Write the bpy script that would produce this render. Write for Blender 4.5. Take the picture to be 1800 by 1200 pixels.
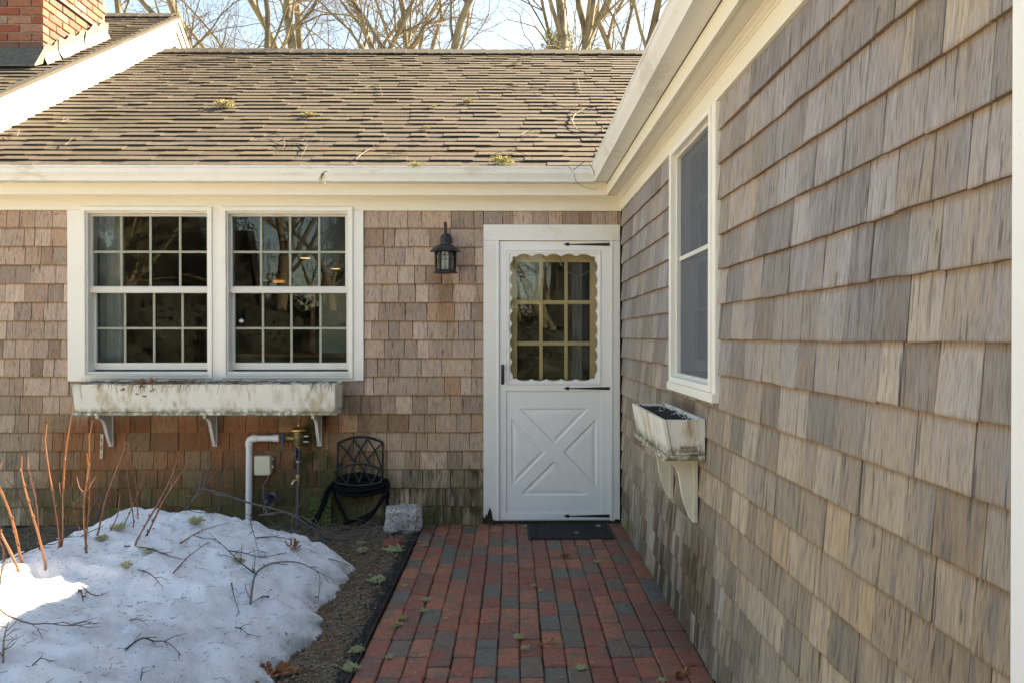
import bpy, bmesh, math, random
from mathutils import Vector, Matrix, noise
from mathutils.geometry import tessellate_polygon
R = math.radians
rnd = random.Random(7)
for o in list(bpy.data.objects): bpy.data.objects.remove(o)
scene = bpy.context.scene
COL = scene.collection

# ------------------------------------------------------------ camera, sky, sun, exposure
F = 1400.0; YAW = 0.6; PITCH = 0.327; CAMZ = 1.361
cam = bpy.data.cameras.new('camera'); camo = bpy.data.objects.new('camera', cam); COL.objects.link(camo)
cam.sensor_width = 36; cam.lens = F/1800*36
cam.shift_x = -(F*math.tan(R(YAW)) - 2)/1800
cam.clip_start = 0.05; cam.clip_end = 600
camo.location = (0, 0, CAMZ); camo.rotation_euler = (R(90-PITCH), 0, R(-YAW))
scene.camera = camo

SUN_EL, SUN_AZ = 36.0, 51.0
world = bpy.data.worlds.new('World'); scene.world = world; world.use_nodes = True
wn = world.node_tree.nodes; wl = world.node_tree.links; wn.clear()
sky = wn.new('ShaderNodeTexSky'); sky.sky_type = 'NISHITA'; sky.sun_disc = False
sky.sun_elevation = R(SUN_EL); sky.sun_rotation = R(SUN_AZ); sky.air_density = 1.0; sky.dust_density = .5; sky.ozone_density = 2.2
bg = wn.new('ShaderNodeBackground'); bg.inputs['Strength'].default_value = 0.07
wo = wn.new('ShaderNodeOutputWorld'); wl.new(sky.outputs[0], bg.inputs[0]); wl.new(bg.outputs[0], wo.inputs[0])
sl = bpy.data.lights.new('sun', 'SUN'); sl.energy = 5.0; sl.angle = R(0.5); sl.color = (1.0, 0.91, 0.78)
so = bpy.data.objects.new('sun', sl); COL.objects.link(so)
sd = Vector((math.sin(R(SUN_AZ))*math.cos(R(SUN_EL)), math.cos(R(SUN_AZ))*math.cos(R(SUN_EL)), math.sin(R(SUN_EL))))
so.rotation_euler = sd.to_track_quat('Z', 'Y').to_euler()
vs = scene.view_settings; vs.view_transform = 'Standard'; vs.look = 'None'; vs.gamma = 1; vs.use_curve_mapping = False
vs.exposure = 2.72
vs.use_white_balance = True; vs.white_balance_temperature = 8500; vs.white_balance_tint = 8
scene.render.resolution_x = 1024; scene.render.resolution_y = 682
scene.cycles.max_bounces = 8; scene.cycles.transparent_max_bounces = 16; scene.cycles.diffuse_bounces = 5

# ------------------------------------------------------------ where things stand (the photograph surveyed)
WY = 5.81      # rear wall plane
WX = 0.817     # side wall plane
CR = camo.rotation_euler.to_matrix()
PPX = 898 + F*math.tan(R(YAW)); PPY = 600.0
def ray(px, py): return CR @ Vector(((px-PPX)/F, -(py-PPY)/F, -1))
C0 = Vector((0, 0, CAMZ))
def onY(px, py, Y=WY): d = ray(px, py); return C0 + d*(Y/d.y)
def onX(px, py, X=WX): d = ray(px, py); return C0 + d*(X/d.x)
def onZ(px, py, Z=0.0): d = ray(px, py); return C0 + d*((Z-CAMZ)/d.z)
RS = 0.58; EY = 5.60; EZ = CAMZ+1.19       # roof slope, eave
def onRoof(px, py, lift=0.0):
    d = ray(px, py)   # z = EZ+lift+RS*(y-EY)
    t = (EZ+lift-RS*EY-CAMZ)/(d.z-RS*d.y); return C0 + d*t
def tb(u, d, z): return (u, WY+d, z)       # wall frames: u along, d into the wall
def ts(u, d, z): return (WX+d, u, z)

# ------------------------------------------------------------ building helpers
class MB:
    def __init__(s): s.v = []; s.f = []
    def quadbox(s, p):      # 8 points: bottom ring 4, top ring 4
        b = len(s.v); s.v += [tuple(q) for q in p]
        for f in ((0,3,2,1),(4,5,6,7),(0,1,5,4),(1,2,6,5),(2,3,7,6),(3,0,4,7)): s.f.append(tuple(b+i for i in f))
        return s
    def box(s, a0, a1, b0, b1, c0, c1, T=None):
        T = T or (lambda x, y, z: (x, y, z))
        s.quadbox([T(a0,b0,c0),T(a1,b0,c0),T(a1,b1,c0),T(a0,b1,c0),T(a0,b0,c1),T(a1,b0,c1),T(a1,b1,c1),T(a0,b1,c1)])
        return s
    def tube(s, pts, rad, n=6, cap=True):
        pts = [Vector(p) for p in pts]; m = len(pts)
        if not hasattr(rad, '__len__'): rad = [rad]*m
        t0 = (pts[1]-pts[0]).normalized(); up = Vector((0,0,1)) if abs(t0.z) < .9 else Vector((1,0,0))
        a = t0.cross(up).normalized(); b0 = len(s.v)
        for i, p in enumerate(pts):
            t = (pts[min(i+1,m-1)]-pts[max(i-1,0)]).normalized()
            a = (a - t*a.dot(t)); a = a.normalized() if a.length > 1e-6 else t.orthogonal().normalized()
            c = t.cross(a)
            for k in range(n):
                w = 2*math.pi*k/n; s.v.append(tuple(p + (a*math.cos(w)+c*math.sin(w))*rad[i]))
        for i in range(m-1):
            for k in range(n):
                k2 = (k+1)%n; q = b0+i*n; s.f.append((q+k, q+k2, q+n+k2, q+n+k))
        if cap: s.f.append(tuple(b0+k for k in range(n))[::-1]); s.f.append(tuple(b0+(m-1)*n+k for k in range(n)))
        return s
    def lathe(s, c, prof, n=16, axis='z', ph=0):   # prof: (r, h)
        b0 = len(s.v); c = Vector(c)
        for r_, h in prof:
            for k in range(n):
                w = 2*math.pi*k/n+ph; x, y = r_*math.cos(w), r_*math.sin(w)
                s.v.append(tuple(c + (Vector((x,y,h)) if axis=='z' else Vector((h,x,y)) if axis=='x' else Vector((x,h,y)))))
        for i in range(len(prof)-1):
            for k in range(n):
                k2=(k+1)%n; q=b0+i*n; s.f.append((q+k,q+k2,q+n+k2,q+n+k))
        s.f.append(tuple(b0+k for k in range(n))[::-1]); s.f.append(tuple(b0+(len(prof)-1)*n+k for k in range(n)))
        return s
    def prism(s, loops, d0, d1, T):     # loops in (u,z); first outer, rest holes
        polys = [[Vector((u, z, 0)) for u, z in L] for L in loops]
        tris = tessellate_polygon(polys); flat = [q for L in loops for q in L]; n = len(flat); b = len(s.v)
        s.v += [T(u, d0, z) for u, z in flat] + [T(u, d1, z) for u, z in flat]
        for t in tris: s.f.append(tuple(b+i for i in t)); s.f.append(tuple(b+n+i for i in reversed(t)))
        o = 0
        for L in loops:
            m = len(L)
            for i in range(m): j=(i+1)%m; s.f.append((b+o+i, b+o+j, b+n+o+j, b+n+o+i))
            o += m
        return s
    def add(s, verts, faces):
        b = len(s.v); s.v += [tuple(q) for q in verts]; s.f += [tuple(b+i for i in f) for f in faces]; return s
    def mesh(s, name, m, smooth=False, origin=(0,0,0), fix=True):
        ox, oy, oz = origin
        me = bpy.data.meshes.new(name); me.from_pydata([(x-ox, y-oy, z-oz) for x,y,z in s.v], [], s.f)
        if fix:
            bm = bmesh.new(); bm.from_mesh(me); bmesh.ops.recalc_face_normals(bm, faces=bm.faces); bm.to_mesh(me); bm.free()
        me.materials.append(m)
        if smooth:
            me.polygons.foreach_set('use_smooth', [True]*len(me.polygons))
        return me
    def build(s, name, m, parent=None, bevel=0, smooth=False, origin=None, kind=None, label=None):
        org = wloc(parent) if origin is None else Vector(origin)
        me = s.mesh(name, m, smooth, org)
        o = bpy.data.objects.new(name, me); COL.objects.link(o); o.parent = parent
        o.location = Vector(org)-wloc(parent)
        if bevel:
            md = o.modifiers.new('bevel', 'BEVEL'); md.width = bevel; md.segments = 2; md.limit_method = 'ANGLE'; md.angle_limit = R(40)
        if smooth and not bevel:
            try: me.set_sharp_from_angle(angle=R(48))
            except Exception: pass
        if kind: o['kind'] = kind
        if label: o['label'] = label
        return o
def wloc(o):
    v = Vector((0,0,0))
    while o: v = v + o.location; o = o.parent
    return v
def thing(name, label, cat, loc=(0,0,0), group=None):
    o = bpy.data.objects.new(name, None); COL.objects.link(o); o.location = loc; o.empty_display_size = .1
    o['label'] = label; o['category'] = cat
    if group: o['group'] = group
    return o
def tag(o, label, cat, group=None, kind=None):
    o['label'] = label; o['category'] = cat
    if group: o['group'] = group
    if kind: o['kind'] = kind
    return o
def holder(name, parent, m=None): ...

# ------------------------------------------------------------ materials
class NT:
    def __init__(s, name):
        s.m = bpy.data.materials.new(name); s.m.use_nodes = True; s.t = s.m.node_tree; s.t.nodes.clear()
        s.out = s.t.nodes.new('ShaderNodeOutputMaterial'); s.pos = None
    def n(s, typ, **kw):
        nd = s.t.nodes.new(typ)
        for k, v in kw.items():
            if k.startswith('_'): setattr(nd, k[1:], v)
            else: s.put(nd.inputs[k.replace('__', ' ')], v)
        return nd
    def put(s, inp, v):
        if isinstance(v, bpy.types.NodeSocket): s.t.links.new(v, inp)
        elif isinstance(v, bpy.types.Node): s.t.links.new(v.outputs[0], inp)
        else: inp.default_value = v
    def math(s, op, a, b=0.0, c=None, clamp=False):
        nd = s.t.nodes.new('ShaderNodeMath'); nd.operation = op; nd.use_clamp = clamp
        s.put(nd.inputs[0], a); s.put(nd.inputs[1], b)
        if c is not None: s.put(nd.inputs[2], c)
        return nd.outputs[0]
    def position(s):
        if not s.pos: s.pos = s.n('ShaderNodeNewGeometry')
        return s.pos.outputs['Position']
    def xyz(s):
        sp = s.n('ShaderNodeSeparateXYZ'); s.put(sp.inputs[0], s.position()); return sp.outputs
    def vec(s, scale, off=None):
        nd = s.n('ShaderNodeVectorMath', _operation='MULTIPLY'); s.put(nd.inputs[0], s.position()); nd.inputs[1].default_value = scale
        o = nd.outputs[0]
        if off is not None:
            a = s.n('ShaderNodeVectorMath', _operation='ADD'); s.put(a.inputs[0], o); s.put(a.inputs[1], off); o = a.outputs[0]
        return o
    def noise(s, vec, scale=1.0, detail=3.0, rough=.55):
        nd = s.n('ShaderNodeTexNoise'); s.put(nd.inputs['Vector'], vec); nd.inputs['Scale'].default_value = scale
        nd.inputs['Detail'].default_value = detail; nd.inputs['Roughness'].default_value = rough; return nd.outputs['Fac']
    def ramp(s, fac, stops, interp='LINEAR'):
        nd = s.n('ShaderNodeValToRGB'); s.put(nd.inputs[0], fac); cr = nd.color_ramp; cr.interpolation = interp
        while len(cr.elements) < len(stops): cr.elements.new(.5)
        for e, (p, c) in zip(cr.elements, stops): e.position = p; e.color = (c,c,c,1) if not hasattr(c,'__len__') else (*c,1)
        return nd.outputs[0]
    def mix(s, fac, a, b, mode='MIX'):
        nd = s.n('ShaderNodeMix', _data_type='RGBA', _blend_type=mode); s.put(nd.inputs[0], fac)
        s.put(nd.inputs[6], a if not isinstance(a, tuple) else (*a,1)); s.put(nd.inputs[7], b if not isinstance(b, tuple) else (*b,1))
        return nd.outputs[2]
    def smooth(s, x, lo, hi):     # 0..1 between lo and hi
        nd = s.n('ShaderNodeMapRange', _interpolation_type='SMOOTHSTEP'); s.put(nd.inputs[0], x); nd.inputs[1].default_value = lo; nd.inputs[2].default_value = hi
        return nd.outputs[0]
    def rand(s):                   # per piece: object and island
        oi = s.n('ShaderNodeObjectInfo')
        if not s.pos: s.position()
        a = s.math('MULTIPLY', oi.outputs['Random'], 37.31); b = s.math('MULTIPLY', s.pos.outputs['Random Per Island'], 91.7)
        w = s.n('ShaderNodeTexWhiteNoise', _noise_dimensions='1D'); s.put(w.inputs['W'], s.math('ADD', a, b)); return w.outputs['Value'], w.outputs['Color']
    def finish(s, col, rough=.7, height=None, bump=.3, dist=.002, **kw):
        p = s.n('ShaderNodeBsdfPrincipled'); s.put(p.inputs['Base Color'], col if not isinstance(col, tuple) else (*col,1)); s.put(p.inputs['Roughness'], rough)
        for k, v in kw.items(): s.put(p.inputs[k.replace('__',' ')], v)
        if height is not None:
            b = s.n('ShaderNodeBump'); s.put(b.inputs['Height'], height); b.inputs['Strength'].default_value = bump; b.inputs['Distance'].default_value = dist
            s.t.links.new(b.outputs[0], p.inputs['Normal'])
        s.t.links.new(p.outputs[0], s.out.inputs[0]); return s.m

def shingle_mat(name, side):
    t = NT(name); rv, rc = t.rand(); P = t.xyz()
    off = t.n('ShaderNodeVectorMath', _operation='SCALE'); t.put(off.inputs[0], rc); off.inputs['Scale'].default_value = 60; off = off.outputs[0]
    g1 = t.noise(t.vec((230,230,6), off), 1, 6, .72); ck = t.noise(t.vec((95,95,1.6), off), 1, 2, .4); wz_ = t.noise(t.vec((11,11,.9)), 1, 4, .6)
    g2 = t.noise(t.vec((46,46,2.4), off), 1, 4, .62)
    g3 = t.noise(t.vec((9,9,2.5), off), 1, 3, .6)
    big = t.noise(t.vec((1.1,1.1,1.4)), 1, 3, .5)
    if side:
        base = t.ramp(rv, [(0,(.25,.195,.142)),(.25,(.38,.30,.222)),(.5,(.30,.25,.20)),(.75,(.43,.345,.255)),(.9,(.35,.25,.16)),(1,(.28,.243,.21))])
        col = t.mix(t.math('MULTIPLY', t.smooth(g2,.46,.68), .7), base, (.19,.18,.185))
        col = t.mix(t.math('MULTIPLY', t.smooth(g3,.52,.72), .8), col, (.36,.30,.235))
        col = t.mix(t.math('MULTIPLY', t.smooth(g2,.56,.34), .25), col, (.44,.39,.33))
        col = t.mix(t.math('MULTIPLY', t.smooth(t.noise(t.vec((30,30,1.5), off),1,2),.60,.76),.75), col, (.12,.09,.065))
        silver = t.math('MULTIPLY', t.smooth(P[2], .8, 1.6), t.smooth(t.math('ADD', t.math('MULTIPLY', big, .6), t.math('MULTIPLY', g3, .4)), .34, .58)); col = t.mix(t.math('MULTIPLY', silver, .8), col, t.mix(t.smooth(g2,.3,.7), (.19,.182,.195), (.38,.355,.36)))
        warm = t.math('MULTIPLY', t.smooth(t.math('ADD', P[2], t.math('MULTIPLY', P[1], .0)), 1.35, .55), .55)
        col = t.mix(warm, col, t.mix(1.0, col, (1.12,1.0,.80), 'MULTIPLY'))
    else:
        base = t.ramp(rv, [(0,(.38,.25,.175)),(.25,(.48,.345,.26)),(.5,(.41,.295,.225)),(.75,(.54,.40,.31)),(.9,(.37,.22,.135)),(1,(.33,.27,.235))])
        col = t.mix(t.math('MULTIPLY', t.smooth(g2,.48,.68), .6), base, (.27,.225,.20))
        col = t.mix(t.math('MULTIPLY', t.smooth(g3,.52,.75), .6), col, (.46,.36,.27))
        # rusty reddish boards sheltered below the window box, grading out to the right
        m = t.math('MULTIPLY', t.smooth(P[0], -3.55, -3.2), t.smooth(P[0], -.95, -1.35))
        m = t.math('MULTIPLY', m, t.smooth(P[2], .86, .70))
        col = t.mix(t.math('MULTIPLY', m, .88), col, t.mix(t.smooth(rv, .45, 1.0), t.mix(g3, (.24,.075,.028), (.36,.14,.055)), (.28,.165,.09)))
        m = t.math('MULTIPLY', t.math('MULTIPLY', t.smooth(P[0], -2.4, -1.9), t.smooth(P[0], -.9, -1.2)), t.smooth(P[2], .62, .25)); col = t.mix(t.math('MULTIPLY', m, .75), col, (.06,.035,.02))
        # yellowish low zone
        m = t.math('MULTIPLY', t.smooth(P[2], 1.3, .7), .45)
        col = t.mix(m, col, t.mix(1.0, col, (.95,.90,.68), 'MULTIPLY'))
        # damp dark boards low down
        m = t.math('MULTIPLY', t.smooth(P[2], .50, .05), t.smooth(t.math('ADD', t.math('MULTIPLY', t.noise(t.vec((5,5,3)),1,3), .5), t.math('MULTIPLY', g2, .5)), .36, .54))
        col = t.mix(t.math('MULTIPLY', t.math('MULTIPLY', m, t.smooth(P[0], -3.3, -2.5)), .85), col, (.055,.045,.027))
        # green algae by the hose and beside the box end
        gx = t.math('MULTIPLY', t.smooth(P[0], -1.85, -1.45), t.smooth(P[0], -.95, -1.25))
        gm = t.math('MULTIPLY', t.math('MULTIPLY', gx, t.smooth(P[2], 1.05, .75)), t.smooth(t.noise(t.vec((7,7,5)),1,4), .40, .60))
        col = t.mix(t.math('MULTIPLY', gm, .85), col, (.042,.048,.015))
        dr = t.noise(t.vec((34,34,1.0)), 1, 3, .5); fz = t.math('FRACT', t.math('DIVIDE', t.math('SUBTRACT', P[2], 2.148-.1345*20), .1345))
        dm = t.math('MULTIPLY', t.math('MULTIPLY', t.smooth(dr,.50,.60), t.smooth(fz,.15,.9)), t.math('MULTIPLY', t.smooth(P[2], .62, .35), t.smooth(P[0], -1.1, -.8)))
        col = t.mix(t.math('MULTIPLY', dm, .85), col, (.035,.028,.012))
        # drip stains below the lantern
        lm = t.math('MULTIPLY', t.smooth(t.math('ABSOLUTE', t.math('ADD', P[0], .475)), .10, .02), t.math('MULTIPLY', t.smooth(P[2], 1.30, 1.6), t.smooth(P[2], 1.84, 1.80)))
        col = t.mix(t.math('MULTIPLY', lm, .6), col, (.25,.13,.055))
    # weather edge: each piece keeps its tan colour just under the course above
    fr = t.math('FRACT', t.math('DIVIDE', t.math('SUBTRACT', P[2], 1.350 if side else 2.148-.1345*20), .1345))
    col = t.mix(t.math('MULTIPLY', t.smooth(fr, .86, 1.0), .6), col, (.27,.15,.065))
    col = t.mix(t.math('MULTIPLY', t.smooth(fr, .07, .0), .4), col, (.22,.125,.06))
    # algae low on both walls
    am = t.math('MULTIPLY', t.smooth(P[2], .42 if side else .55, .0 if side else .12), t.smooth(t.math('ADD', t.math('MULTIPLY', t.noise(t.vec((6,6,4)),1,4), .6), t.math('MULTIPLY', g2, .4)), .38, .58))
    if side: am = t.math('MULTIPLY', am, t.smooth(P[1], 2.2, 4.2))
    col = t.mix(t.math('MULTIPLY', am, .75), col, (.105,.10,.035))
    if side:   # wet brown run-off below the small planter
        wm = t.math('MULTIPLY', t.math('MULTIPLY', t.smooth(P[1], 3.05, 3.35), t.smooth(P[1], 4.6, 4.2)), t.math('MULTIPLY', t.smooth(P[2], .62, .48), t.smooth(g2,.62,.40)))
        col = t.mix(t.math('MULTIPLY', wm, .85), col, (.065,.035,.018))
        zone = t.math('MULTIPLY', t.math('MULTIPLY', t.smooth(P[1], 2.5, 3.3), t.smooth(t.math('ADD', P[2], t.math('MULTIPLY', wz_, .35)), .80, .52)), t.smooth(t.math('ADD', wz_, t.math('MULTIPLY', rv, .22)), .52, .70))
        col = t.mix(t.math('MULTIPLY', zone, .62), col, t.mix(g2, (.05,.026,.012), (.17,.10,.045)))
        zone = t.math('MULTIPLY', t.math('MULTIPLY', t.smooth(P[1], 2.2, 3.2), t.smooth(P[2], .70, .45)), t.smooth(t.math('SUBTRACT', wz_, t.math('MULTIPLY', rv, .2)), .42, .28))
        col = t.mix(t.math('MULTIPLY', zone, .5), col, (.50,.44,.37))
        wm = t.math('MULTIPLY', t.math('MULTIPLY', t.smooth(P[1], 3.3, 3.5), t.smooth(P[1], 4.1, 3.9)), t.math('MULTIPLY', t.smooth(P[2], 1.1, 1.04), t.smooth(P[2], .8,.95)))
        col = t.mix(t.math('MULTIPLY', wm, .7), col, (.10,.06,.03))
    rv2 = t.math('FRACT', t.math('MULTIPLY', rv, 7.77)); col = t.mix(1.0, col, t.ramp(rv2, [(0,.76),(.5,1.0),(1,1.2)]), 'MULTIPLY')
    col = t.mix(1.0, col, t.ramp(g1, [(.3,.48),(.5,1.0),(.72,1.28)]), 'MULTIPLY')
    crack = t.math('MULTIPLY', t.smooth(ck, .655, .69), .6); col = t.mix(crack, col, (.055,.04,.03))
    h = t.math('SUBTRACT', t.math('ADD', t.math('MULTIPLY', g1, .7), t.math('MULTIPLY', g2, .5)), t.math('MULTIPLY', crack, 1.2))
    return t.finish(col, .82, h, .55, .0035, Specular__IOR__Level=.25)

def paint_mat(name, col, rough=.45, dirt=.25, dcol=(.35,.28,.17), scale=5, streak=False, bump=.05):
    t = NT(name); n1 = t.noise(t.vec((scale,scale,scale*(.25 if streak else 1))), 1, 5, .65); n2 = t.noise(t.position(), 60, 3)
    c = t.mix(t.math('MULTIPLY', t.smooth(n1,.50,.78), dirt), col, dcol)
    c = t.mix(t.math('MULTIPLY', t.smooth(n2,.66,.74), dirt*.8), c, tuple(x*.45 for x in dcol))
    return t.finish(c, rough, t.math('ADD', n2, t.noise(t.position(), 8, 2)), bump, .003)

def plain(name, col, rough=.5, metal=0, bump=.1, nscale=30, var=.15, **kw):
    t = NT(name); n = t.noise(t.position(), nscale, 4)
    c = t.mix(1.0, col, t.ramp(n, [(.25,1-var),(.75,1+var)]), 'MULTIPLY')
    return t.finish(c, rough, n, bump, .003, Metallic=metal, **kw)

def aged_mat(name, col, zlo=None):   # old box paint with moss, rust streaks and bare wood
    t = NT(name); P = t.xyz(); n1 = t.noise(t.vec((9,9,3)),1,5,.65); n2 = t.noise(t.position(), 22, 5, .7); n3 = t.noise(t.vec((24,24,5)),1,3)
    c = t.mix(t.math('MULTIPLY', t.smooth(n1,.46,.68), .75), col, (.42,.28,.13))
    c = t.mix(t.math('MULTIPLY', t.smooth(n3,.60,.72), .5), c, (.20,.12,.055))
    low = t.smooth(P[2], zlo+.045, zlo-.012)
    g = t.math('MULTIPLY', low, t.smooth(n2,.36,.58)); c = t.mix(t.math('MULTIPLY', g, .9), c, t.mix(n1, (.07,.085,.015), (.16,.12,.04)))
    b = t.smooth(n2,.68,.72); c = t.mix(t.math('MULTIPLY', b, .6), c, (.20,.14,.09))
    return t.finish(c, .7, n2, .3, .004)

def glass_mat(name, tint=(.86,.88,.86), ior=1.75, wave=.0):
    t = NT(name); tr = t.n('ShaderNodeBsdfTransparent'); tr.inputs[0].default_value = (*tint,1)
    gl = t.n('ShaderNodeBsdfGlossy'); gl.inputs['Roughness'].default_value = .004
    fr = t.n('ShaderNodeFresnel'); fr.inputs[0].default_value = ior
    if wave:
        b = t.n('ShaderNodeBump'); t.put(b.inputs['Height'], t.noise(t.position(), 5, 1)); b.inputs['Strength'].default_value = wave; b.inputs['Distance'].default_value = .01
        t.t.links.new(b.outputs[0], gl.inputs['Normal'])
    mx = t.n('ShaderNodeMixShader'); t.put(mx.inputs[0], fr); t.t.links.new(tr.outputs[0], mx.inputs[1]); t.t.links.new(gl.outputs[0], mx.inputs[2])
    t.t.links.new(mx.outputs[0], t.out.inputs[0]); return t.m
def screen_mat():
    t = NT('insect_screen'); tr = t.n('ShaderNodeBsdfTransparent'); df = t.n('ShaderNodeBsdfDiffuse'); df.inputs[0].default_value = (.17,.18,.20,1)
    mx = t.n('ShaderNodeMixShader'); n = t.noise(t.position(), 900, 1)
    t.put(mx.inputs[0], t.ramp(n, [(.3,.35),(.7,.70)])); t.t.links.new(tr.outputs[0], mx.inputs[1]); t.t.links.new(df.outputs[0], mx.inputs[2])
    t.t.links.new(mx.outputs[0], t.out.inputs[0]); return t.m
def emis(name, col, st):
    t = NT(name); e = t.n('ShaderNodeEmission'); e.inputs[0].default_value = (*col,1); e.inputs[1].default_value = st
    t.t.links.new(e.outputs[0], t.out.inputs[0]); return t.m

M = {}
M['sh_rear'] = shingle_mat('weathered_cedar_rear', False); M['sh_side'] = shingle_mat('weathered_cedar_side', True)
M['felt'] = plain('dark_sheathing', (.03,.022,.016), .95)
M['cream_bounce'] = paint_mat('cream_trim_bounce_tint', (.80,.745,.62), .5, .14, (.55,.44,.27), 1.6, bump=.02)  # eave trim colour has the warm bounce from the ground tinted in
M['white'] = paint_mat('white_casing_paint', (.82,.785,.71), .5, .2, (.55,.46,.33), 3)
M['vinyl'] = paint_mat('window_vinyl', (.66,.635,.58), .4, .2, (.38,.33,.26), 3)
M['doorwhite'] = paint_mat('storm_door_enamel', (.85,.835,.80), .36, .22, (.55,.50,.42), 5)
M['grille'] = plain('grille_bar_paint', (.32,.335,.26), .4)
M['tan'] = paint_mat('tan_door_paint', (.78,.60,.29), .5, .15, (.42,.3,.15), 6)
M['glass'] = glass_mat('window_glass', (.86,.89,.87), 1.42)
M['doorglass'] = glass_mat('old_door_glass', (.85,.87,.85), 1.5, .06)
M['storm'] = glass_mat('storm_glass', (.93,.94,.93), 1.35, .05)
M['screen'] = screen_mat()
M['black'] = plain('black_iron', (.014,.013,.013), .6, .1, .2, 60)
M['lantern'] = plain('lantern_black', (.03,.032,.034), .4, .4, .2, 60)
M['hose'] = plain('black_rubber_hose', (.006,.006,.007), .8, 0, .1, 90, .15, Specular__IOR__Level=.15)
M['mat'] = plain('black_rubber_mat', (.018,.018,.021), .7, 0, .3, 120)
M['pvc'] = plain('grey_white_pvc', (.78,.76,.72), .35, 0, .02, 20, .06)
M['brass'] = plain('tarnished_brass', (.30,.23,.11), .45, .8, .3, 70, .35)
M['bronze'] = plain('bronze_cap', (.62,.36,.12), .3, .9, .1, 40, .2)
M['blue'] = plain('blue_handle', (.03,.04,.085), .5)
M['pipe'] = plain('dark_pipe', (.11,.095,.10), .5, .3, .3, 60, .4)
M['steel'] = plain('dull_steel', (.5,.5,.48), .35, .9)
M['beige'] = plain('beige_plastic', (.66,.62,.46), .45, 0, .03, 20, .04)
M['cable'] = plain('grey_cable', (.28,.26,.24), .6)
M['rust'] = plain('rusty_plate', (.5,.44,.33), .5, .5, .3, 80, .5)
def gutter_mat():
    t = NT('white_gutter_aluminium'); n = t.noise(t.vec((2.2,2.2,6)),1,5,.7); n2 = t.noise(t.vec((7,.8,7)),1,4,.6)
    c = t.mix(t.math('MULTIPLY', t.smooth(n,.55,.66), .35), (.76,.75,.70), (.45,.36,.24)); c = t.mix(t.math('MULTIPLY', t.smooth(n2,.5,.8),.35), c, (.55,.56,.58))
    return t.finish(c, .38, n, .05, .003)
M['gutter'] = gutter_mat()
def roof_mat(name, k=1.0):
    t = NT(name); rv, rc = t.rand(); P = t.xyz()
    c = t.ramp(rv, [(0,(.115,.09,.068)),(.3,(.14,.112,.083)),(.5,(.127,.098,.08)),(.7,(.155,.126,.09)),(.85,(.11,.092,.068)),(1,(.135,.103,.088))])
    g = t.noise(t.position(), 260, 2, .7); big = t.noise(t.position(), 1.3, 4)
    c = t.mix(1.0, c, t.ramp(g, [(.3,.55),(.5,1.0),(.7,1.6)]), 'MULTIPLY')
    c = t.mix(t.math('MULTIPLY', t.smooth(big,.42,.66), .3), c, (.13,.112,.065))
    m2 = t.noise(t.position(), 14, 4); c = t.mix(t.math('MULTIPLY', t.smooth(m2,.60,.75), .6), c, (.19,.155,.07))
    c = t.mix(1.0, c, (k,k,k), 'MULTIPLY')
    return t.finish(c, .9, g, .6, .004, Specular__IOR__Level=.2)
M['roof'] = roof_mat('asphalt_shingle_granules', .74)
M['core'] = plain('asphalt_core', (.022,.018,.013), .95)
M['ridge'] = plain('ridge_cap_asphalt', (.06,.05,.035), .9, 0, .5, 120, .4)
def brick_mat(name, stops, moss=.3, rough=.75, darkm=.5):
    t = NT(name); rv, rc = t.rand(); c = t.ramp(rv, stops, 'CONSTANT')
    n = t.noise(t.position(), 45, 5, .7); n2 = t.noise(t.position(), 9, 4); n3 = t.noise(t.position(), 180, 2)
    c = t.mix(1.0, c, t.ramp(n, [(.3,.50),(.5,1),(.72,1.3)]), 'MULTIPLY')
    c = t.mix(t.math('MULTIPLY', t.smooth(n2,.48,.66), moss), c, (.10,.08,.05))
    c = t.mix(t.math('MULTIPLY', t.smooth(n3,.66,.74), .5), c, (.03,.025,.02))
    if name == 'clay_paver': c = t.mix(t.math('MULTIPLY', t.smooth(n2,.35,.75), .35), c, (.25,.19,.145))
    return t.finish(c, rough, t.math('ADD', n, n3), .5, .003)
M['paver'] = brick_mat('clay_paver', [(0,(.36,.115,.066)),(.15,(.28,.085,.055)),(.30,(.42,.15,.082)),(.42,(.145,.125,.095)),(.50,(.33,.10,.065)),(.66,(.185,.13,.095)),(.72,(.25,.092,.068)),(.84,(.39,.13,.07)),(.93,(.15,.138,.112))], .65, .62)
M['brickred'] = brick_mat('chimney_brick', [(0,(.24,.06,.035)),(.25,(.28,.085,.045)),(.45,(.30,.15,.095)),(.6,(.14,.065,.045)),(.75,(.26,.10,.055)),(.9,(.27,.19,.13))], .15, .85)
M['mortar'] = plain('mortar', (.28,.25,.20), .95, 0, .4, 60, .2)
M['joint'] = plain('dark_joint_sand', (.035,.03,.024), .95, 0, .5, 80, .4)
M['lead'] = plain('lead_flashing', (.10,.09,.07), .6, .1, .4, 25, .35)
def soil_mat():
    t = NT('damp_soil'); n = t.noise(t.position(), 9, 6, .7); n2 = t.noise(t.position(), 90, 4, .7)
    c = t.mix(t.smooth(n,.35,.65), (.09,.06,.034), (.20,.155,.10)); c = t.mix(t.smooth(n2,.56,.66), c, (.26,.23,.18)); c = t.mix(t.smooth(n2,.45,.38), c, (.02,.016,.012))
    return t.finish(c, .92, t.math('ADD', n, n2), .9, .012)
M['soil'] = soil_mat()
def ground_mat():
    t = NT('winter_yard'); n = t.noise(t.position(), .35, 5); n2 = t.noise(t.position(), 30, 4)
    c = t.mix(t.smooth(n,.4,.6), (.56,.51,.42), (.46,.41,.31)); c = t.mix(1.0, c, t.ramp(n2,[(.3,.8),(.7,1.1)]), 'MULTIPLY')
    return t.finish(c, .95, n2, .6, .02)
M['ground'] = ground_mat()
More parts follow.
